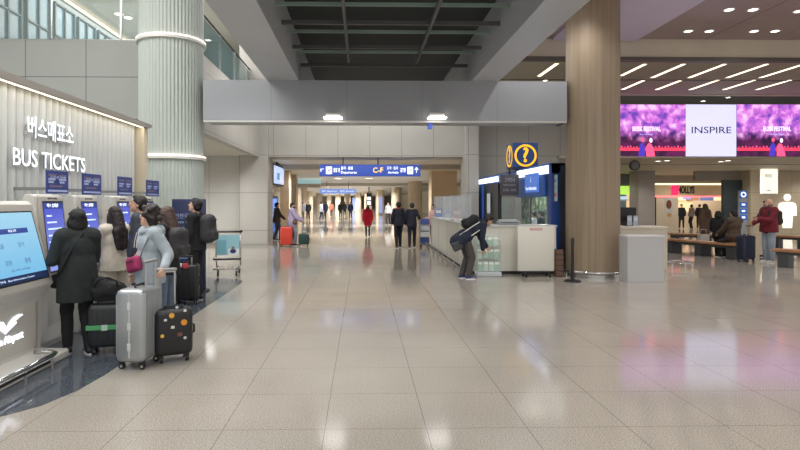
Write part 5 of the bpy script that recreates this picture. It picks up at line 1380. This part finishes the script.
# ------------------------------------------------------------------ luggage
def suitcase(label, loc, rz, w, d, h, col, handle=.0, rough=.35, metal=0, ridges=7, soft_case=False, hcol=None, extra=None, group=None, name='suitcase'):
    """wide faces look along local y; the narrow sides along local x"""
    t = thing(name, label, 'suitcase', loc, rz, group)
    m = M('case%d%d%d' % col, col, rough, metal, bump=.12 if soft_case else 0, bs=150)
    z0 = .07
    b = MB(); b.rbox((-w/2,-d/2,z0),(w/2,d/2,z0+h), min(.055, d*.25), 4)
    sh_ = b.build('shell', m, t, smooth=True)
    if ridges:
        for sgn_ in (1,-1):
            for k in range(ridges):
                x = -w/2+w*(k+.8)/(ridges+.6)
                MB().rbox((x-.008,sgn_*d/2-.004,z0+.06),(x+.008,sgn_*d/2+.006,z0+h-.06), .004, 2).build('ridge', m, sh_, smooth=True)
    dk = M('case_trim%d%d%d' % tuple(int(v*.6) for v in col), tuple(int(v*.6) for v in col), .4, metal)
    sm = MB(); 
    for x in (-w/2-.002, w/2-.002): sm.box((x,-.008,z0+.05),(x+.004,.008,z0+h-.05))
    sm.box((-w/2+.05,-.008,z0+h-.002),(w/2-.05,.008,z0+h+.003)); sm.build('seam', M('seam_light', (190,190,188), .4) if metal or col[0] > 120 else dk, t)
    for z in (.22,.5,.78):
        for x in (-w/2-.006, w/2): MB().rbox((x,-.018,z0+h*z-.035),(x+.006,.018,z0+h*z+.035), .002, 1).build('latch', M('latch_light', (206,206,204), .35) if col[0] > 120 else dk, t)
    # top and side carry handles
    MB().tube([(-.09,0,z0+h),(-.085,0,z0+h+.025),(.085,0,z0+h+.025),(.09,0,z0+h)], .012, 8).build('carry_handle', black_p, t, smooth='all')
    MB().tube([(w/2,0,z0+h*.42),(w/2+.025,0,z0+h*.44),(w/2+.025,0,z0+h*.6),(w/2,0,z0+h*.62)], .011, 8).build('side_handle', black_p, t, smooth='all')
    if handle:
        hb = MB(); 
        for x in (-w*.24, w*.24): hb.cyl((x,-d/2+.035,z0+h-.01),(x,-d/2+.035,z0+h+handle), .011, n=10)
        hb.box((-w*.24-.004,-d/2+.028,z0+h+handle-.008),(w*.24+.004,-d/2+.042,z0+h+handle+.006))
        th_ = hb.build('telescopic_handle', steel, t, smooth=True)
        MB().rbox((-w*.24-.02,-d/2+.018,z0+h+handle-.012),(w*.24+.02,-d/2+.052,z0+h+handle+.02), .012).build('grip', M('grip_grey', (150,150,150), .4) if hcol is None else M('grip_dark', hcol, .4), th_, smooth=True)
    for x in (-w/2+.06, w/2-.06):
        for y in (-d/2+.045, d/2-.045):
            c = MB().box((x-.02,y-.02,.045),(x+.02,y+.02,z0+.012)).build('caster', black_p, t)
            MB().cyl((x-.016,y,.03),(x+.016,y,.03), .03, n=18).build('wheel', black_p, c, smooth=True)
            MB().cyl((x-.018,y,.03),(x+.018,y,.03), .014, n=12).build('hub', steel, c, smooth=True)
    if extra: extra(t, z0)
    return t
g = G(133,371)
suitcase('large silver ribbed suitcase with latches in front of the grey hoodie woman', (g.x-.02,g.y+.21,0), D2R(84), .41, .30, .72, (168,172,174), handle=.26, rough=.3, metal=.55)
g = G(166.5,364)
def ex(t, z0):
    w, d = .37, .25
    for i, (x, z, r, c, sq) in enumerate(((-.03,.42,.035,(232,170,60),0),(.09,.34,.04,(226,150,40),0),(-.02,.30,.022,(220,218,210),1),(.05,.22,.03,(120,76,66),1),(-.12,.22,.024,(232,190,70),0),(.10,.46,.018,(226,226,226),1),(.02,.50,.02,(200,200,204),0),(-.09,.38,.018,(210,214,216),1),(.10,.18,.02,(200,206,210),0))):
        r *= .78; c_ = M('sticker%d%d%d' % c, c, .5)
        b = MB()
        if sq: b.box((x-r,-d/2-.004,z0+z-r*.8),(x+r,-d/2-.001,z0+z+r*.8))
        else: b.cyl((x,-d/2-.004,z0+z),(x,-d/2-.001,z0+z), r, n=12)
        b.build('sticker', c_, t)
cs_ = suitcase('black suitcase covered in yellow and white stickers beside the silver suitcase', (g.x+.02,g.y+.14,0), D2R(26), .37, .24, .47, (32,32,34), handle=0, rough=.5, ridges=0, soft_case=True, extra=ex)
th_ = MB()
for x in (-.085,.085): th_.cyl((x-.06,.08,.57),(x-.06,.08,.57+.36), .011, n=10)
th_.box((-.15,.07,.91),(.03,.09,.935)); h_ = th_.build('telescopic_handle', steel, cs_, smooth=True)
MB().rbox((-.17,.062,.92),(.05,.098,.955), .014).build('grip', M('grip_grey', (150,150,150), .4), h_, smooth=True)
g = G(101,355.5)
def ex(t, z0):
    w, d = .36, .24
    gr = M('strap_green', (84,168,108), .6)
    b = MB(); b.rbox((-w/2-.007,-d/2-.009,z0+.20),(w/2+.007,d/2+.009,z0+.25), .003, 1); b.build('luggage_strap', gr, t)
    MB().box((-.03,-d/2-.016,z0+.195),(.03,-d/2-.008,z0+.255)).build('strap_buckle', M('buckle_pale', (190,214,196), .5), t)
suitcase('black ribbed suitcase with a bright green strap under the black holdall', (g.x,g.y+.14,0), D2R(14), .36, .24, .47, (40,42,46), rough=.45, ridges=6, extra=ex)
t = thing('holdall', 'slumped black holdall lying on the green strapped suitcase', 'bag', (g.x+.01,g.y+.14,.55+.02), D2R(14))
b = MB(); b.ell((0,0,.11), (.21,.12,.11)); b.ell((-.08,.02,.14), (.12,.10,.12)); b.ell((.1,.0,.08), (.11,.11,.08)); b.box((-.12,-.08,.0),(.12,.08,.06))
soft(b, 'body', blk, t, .011, 4, wr=.012, wf=12)
MB().tube([(-.12,-.08,.16),(-.08,-.10,.24),(.02,-.10,.26),(.10,-.09,.22),(.12,-.07,.13)], .011, 8).build('handle', blk, t, smooth='all')
MB().tube([(-.15,.0,.22),(0,.0,.232),(.15,.0,.17)], .006, 6).build('zip', dark_m, t)
g = G(183,305.5)
def ex(t, z0):
    MB().rbox((-.03,-.165,z0+.52),(.05,-.13,z0+.60), .008).build('luggage_tag', M('tag_red', (190,60,66), .5), t, smooth=True)
    MB().rbox((-.10,-.165,z0+.54),(-.05,-.135,z0+.60), .008).build('luggage_tag', M('tag_white', (220,220,220), .5), t, smooth=True)
suitcase('large black suitcase with a red tag in front of the man in black', (g.x,g.y+.18,0), D2R(8), .40, .27, .58, (28,28,31), handle=.12, rough=.4, ridges=5, hcol=(40,40,42), extra=ex)
g = G(285.5,247)
suitcase('bright red suitcase pushed by the person in lavender', (g.x,g.y+.2,0), D2R(12), .44, .27, .66, (206,66,50), handle=.2, rough=.4, ridges=5)
g = G(303.5,246.5)
suitcase('small dark green case in front of the person in lavender', (g.x,g.y+.12,0), D2R(5), .40, .22, .40, (36,62,58), handle=.16, rough=.5, ridges=0, soft_case=True)
g = G(750.5,262.5)
suitcase('tall navy suitcase between the bench and the red-jacketed man', (g.x,g.y+.18,0), D2R(15), .42, .28, .66, (38,44,64), handle=.26, rough=.55, ridges=0, soft_case=True, hcol=(30,30,32))
g = G(708,249)
t = thing('carry_case', 'small pale carry case on the floor behind the bench below the long-haired person', 'suitcase', (g.x-.1,g.y+.1,0))
MB().rbox((-.17,-.1,.05),(.17,.1,.5), .04).build('shell', M('case_pale', (176,172,166), .4), t, smooth=True)
MB().tube([(-.1,0,.5),(-.1,0,.68),(.1,0,.68),(.1,0,.5)], .01, 8).build('telescopic_handle', steel, t, smooth='all')
for x in (-.12,.12): MB().cyl((x-.01,0,.03),(x+.01,0,.03), .03, n=14).build('wheel', black_p, t, smooth=True)
finish()
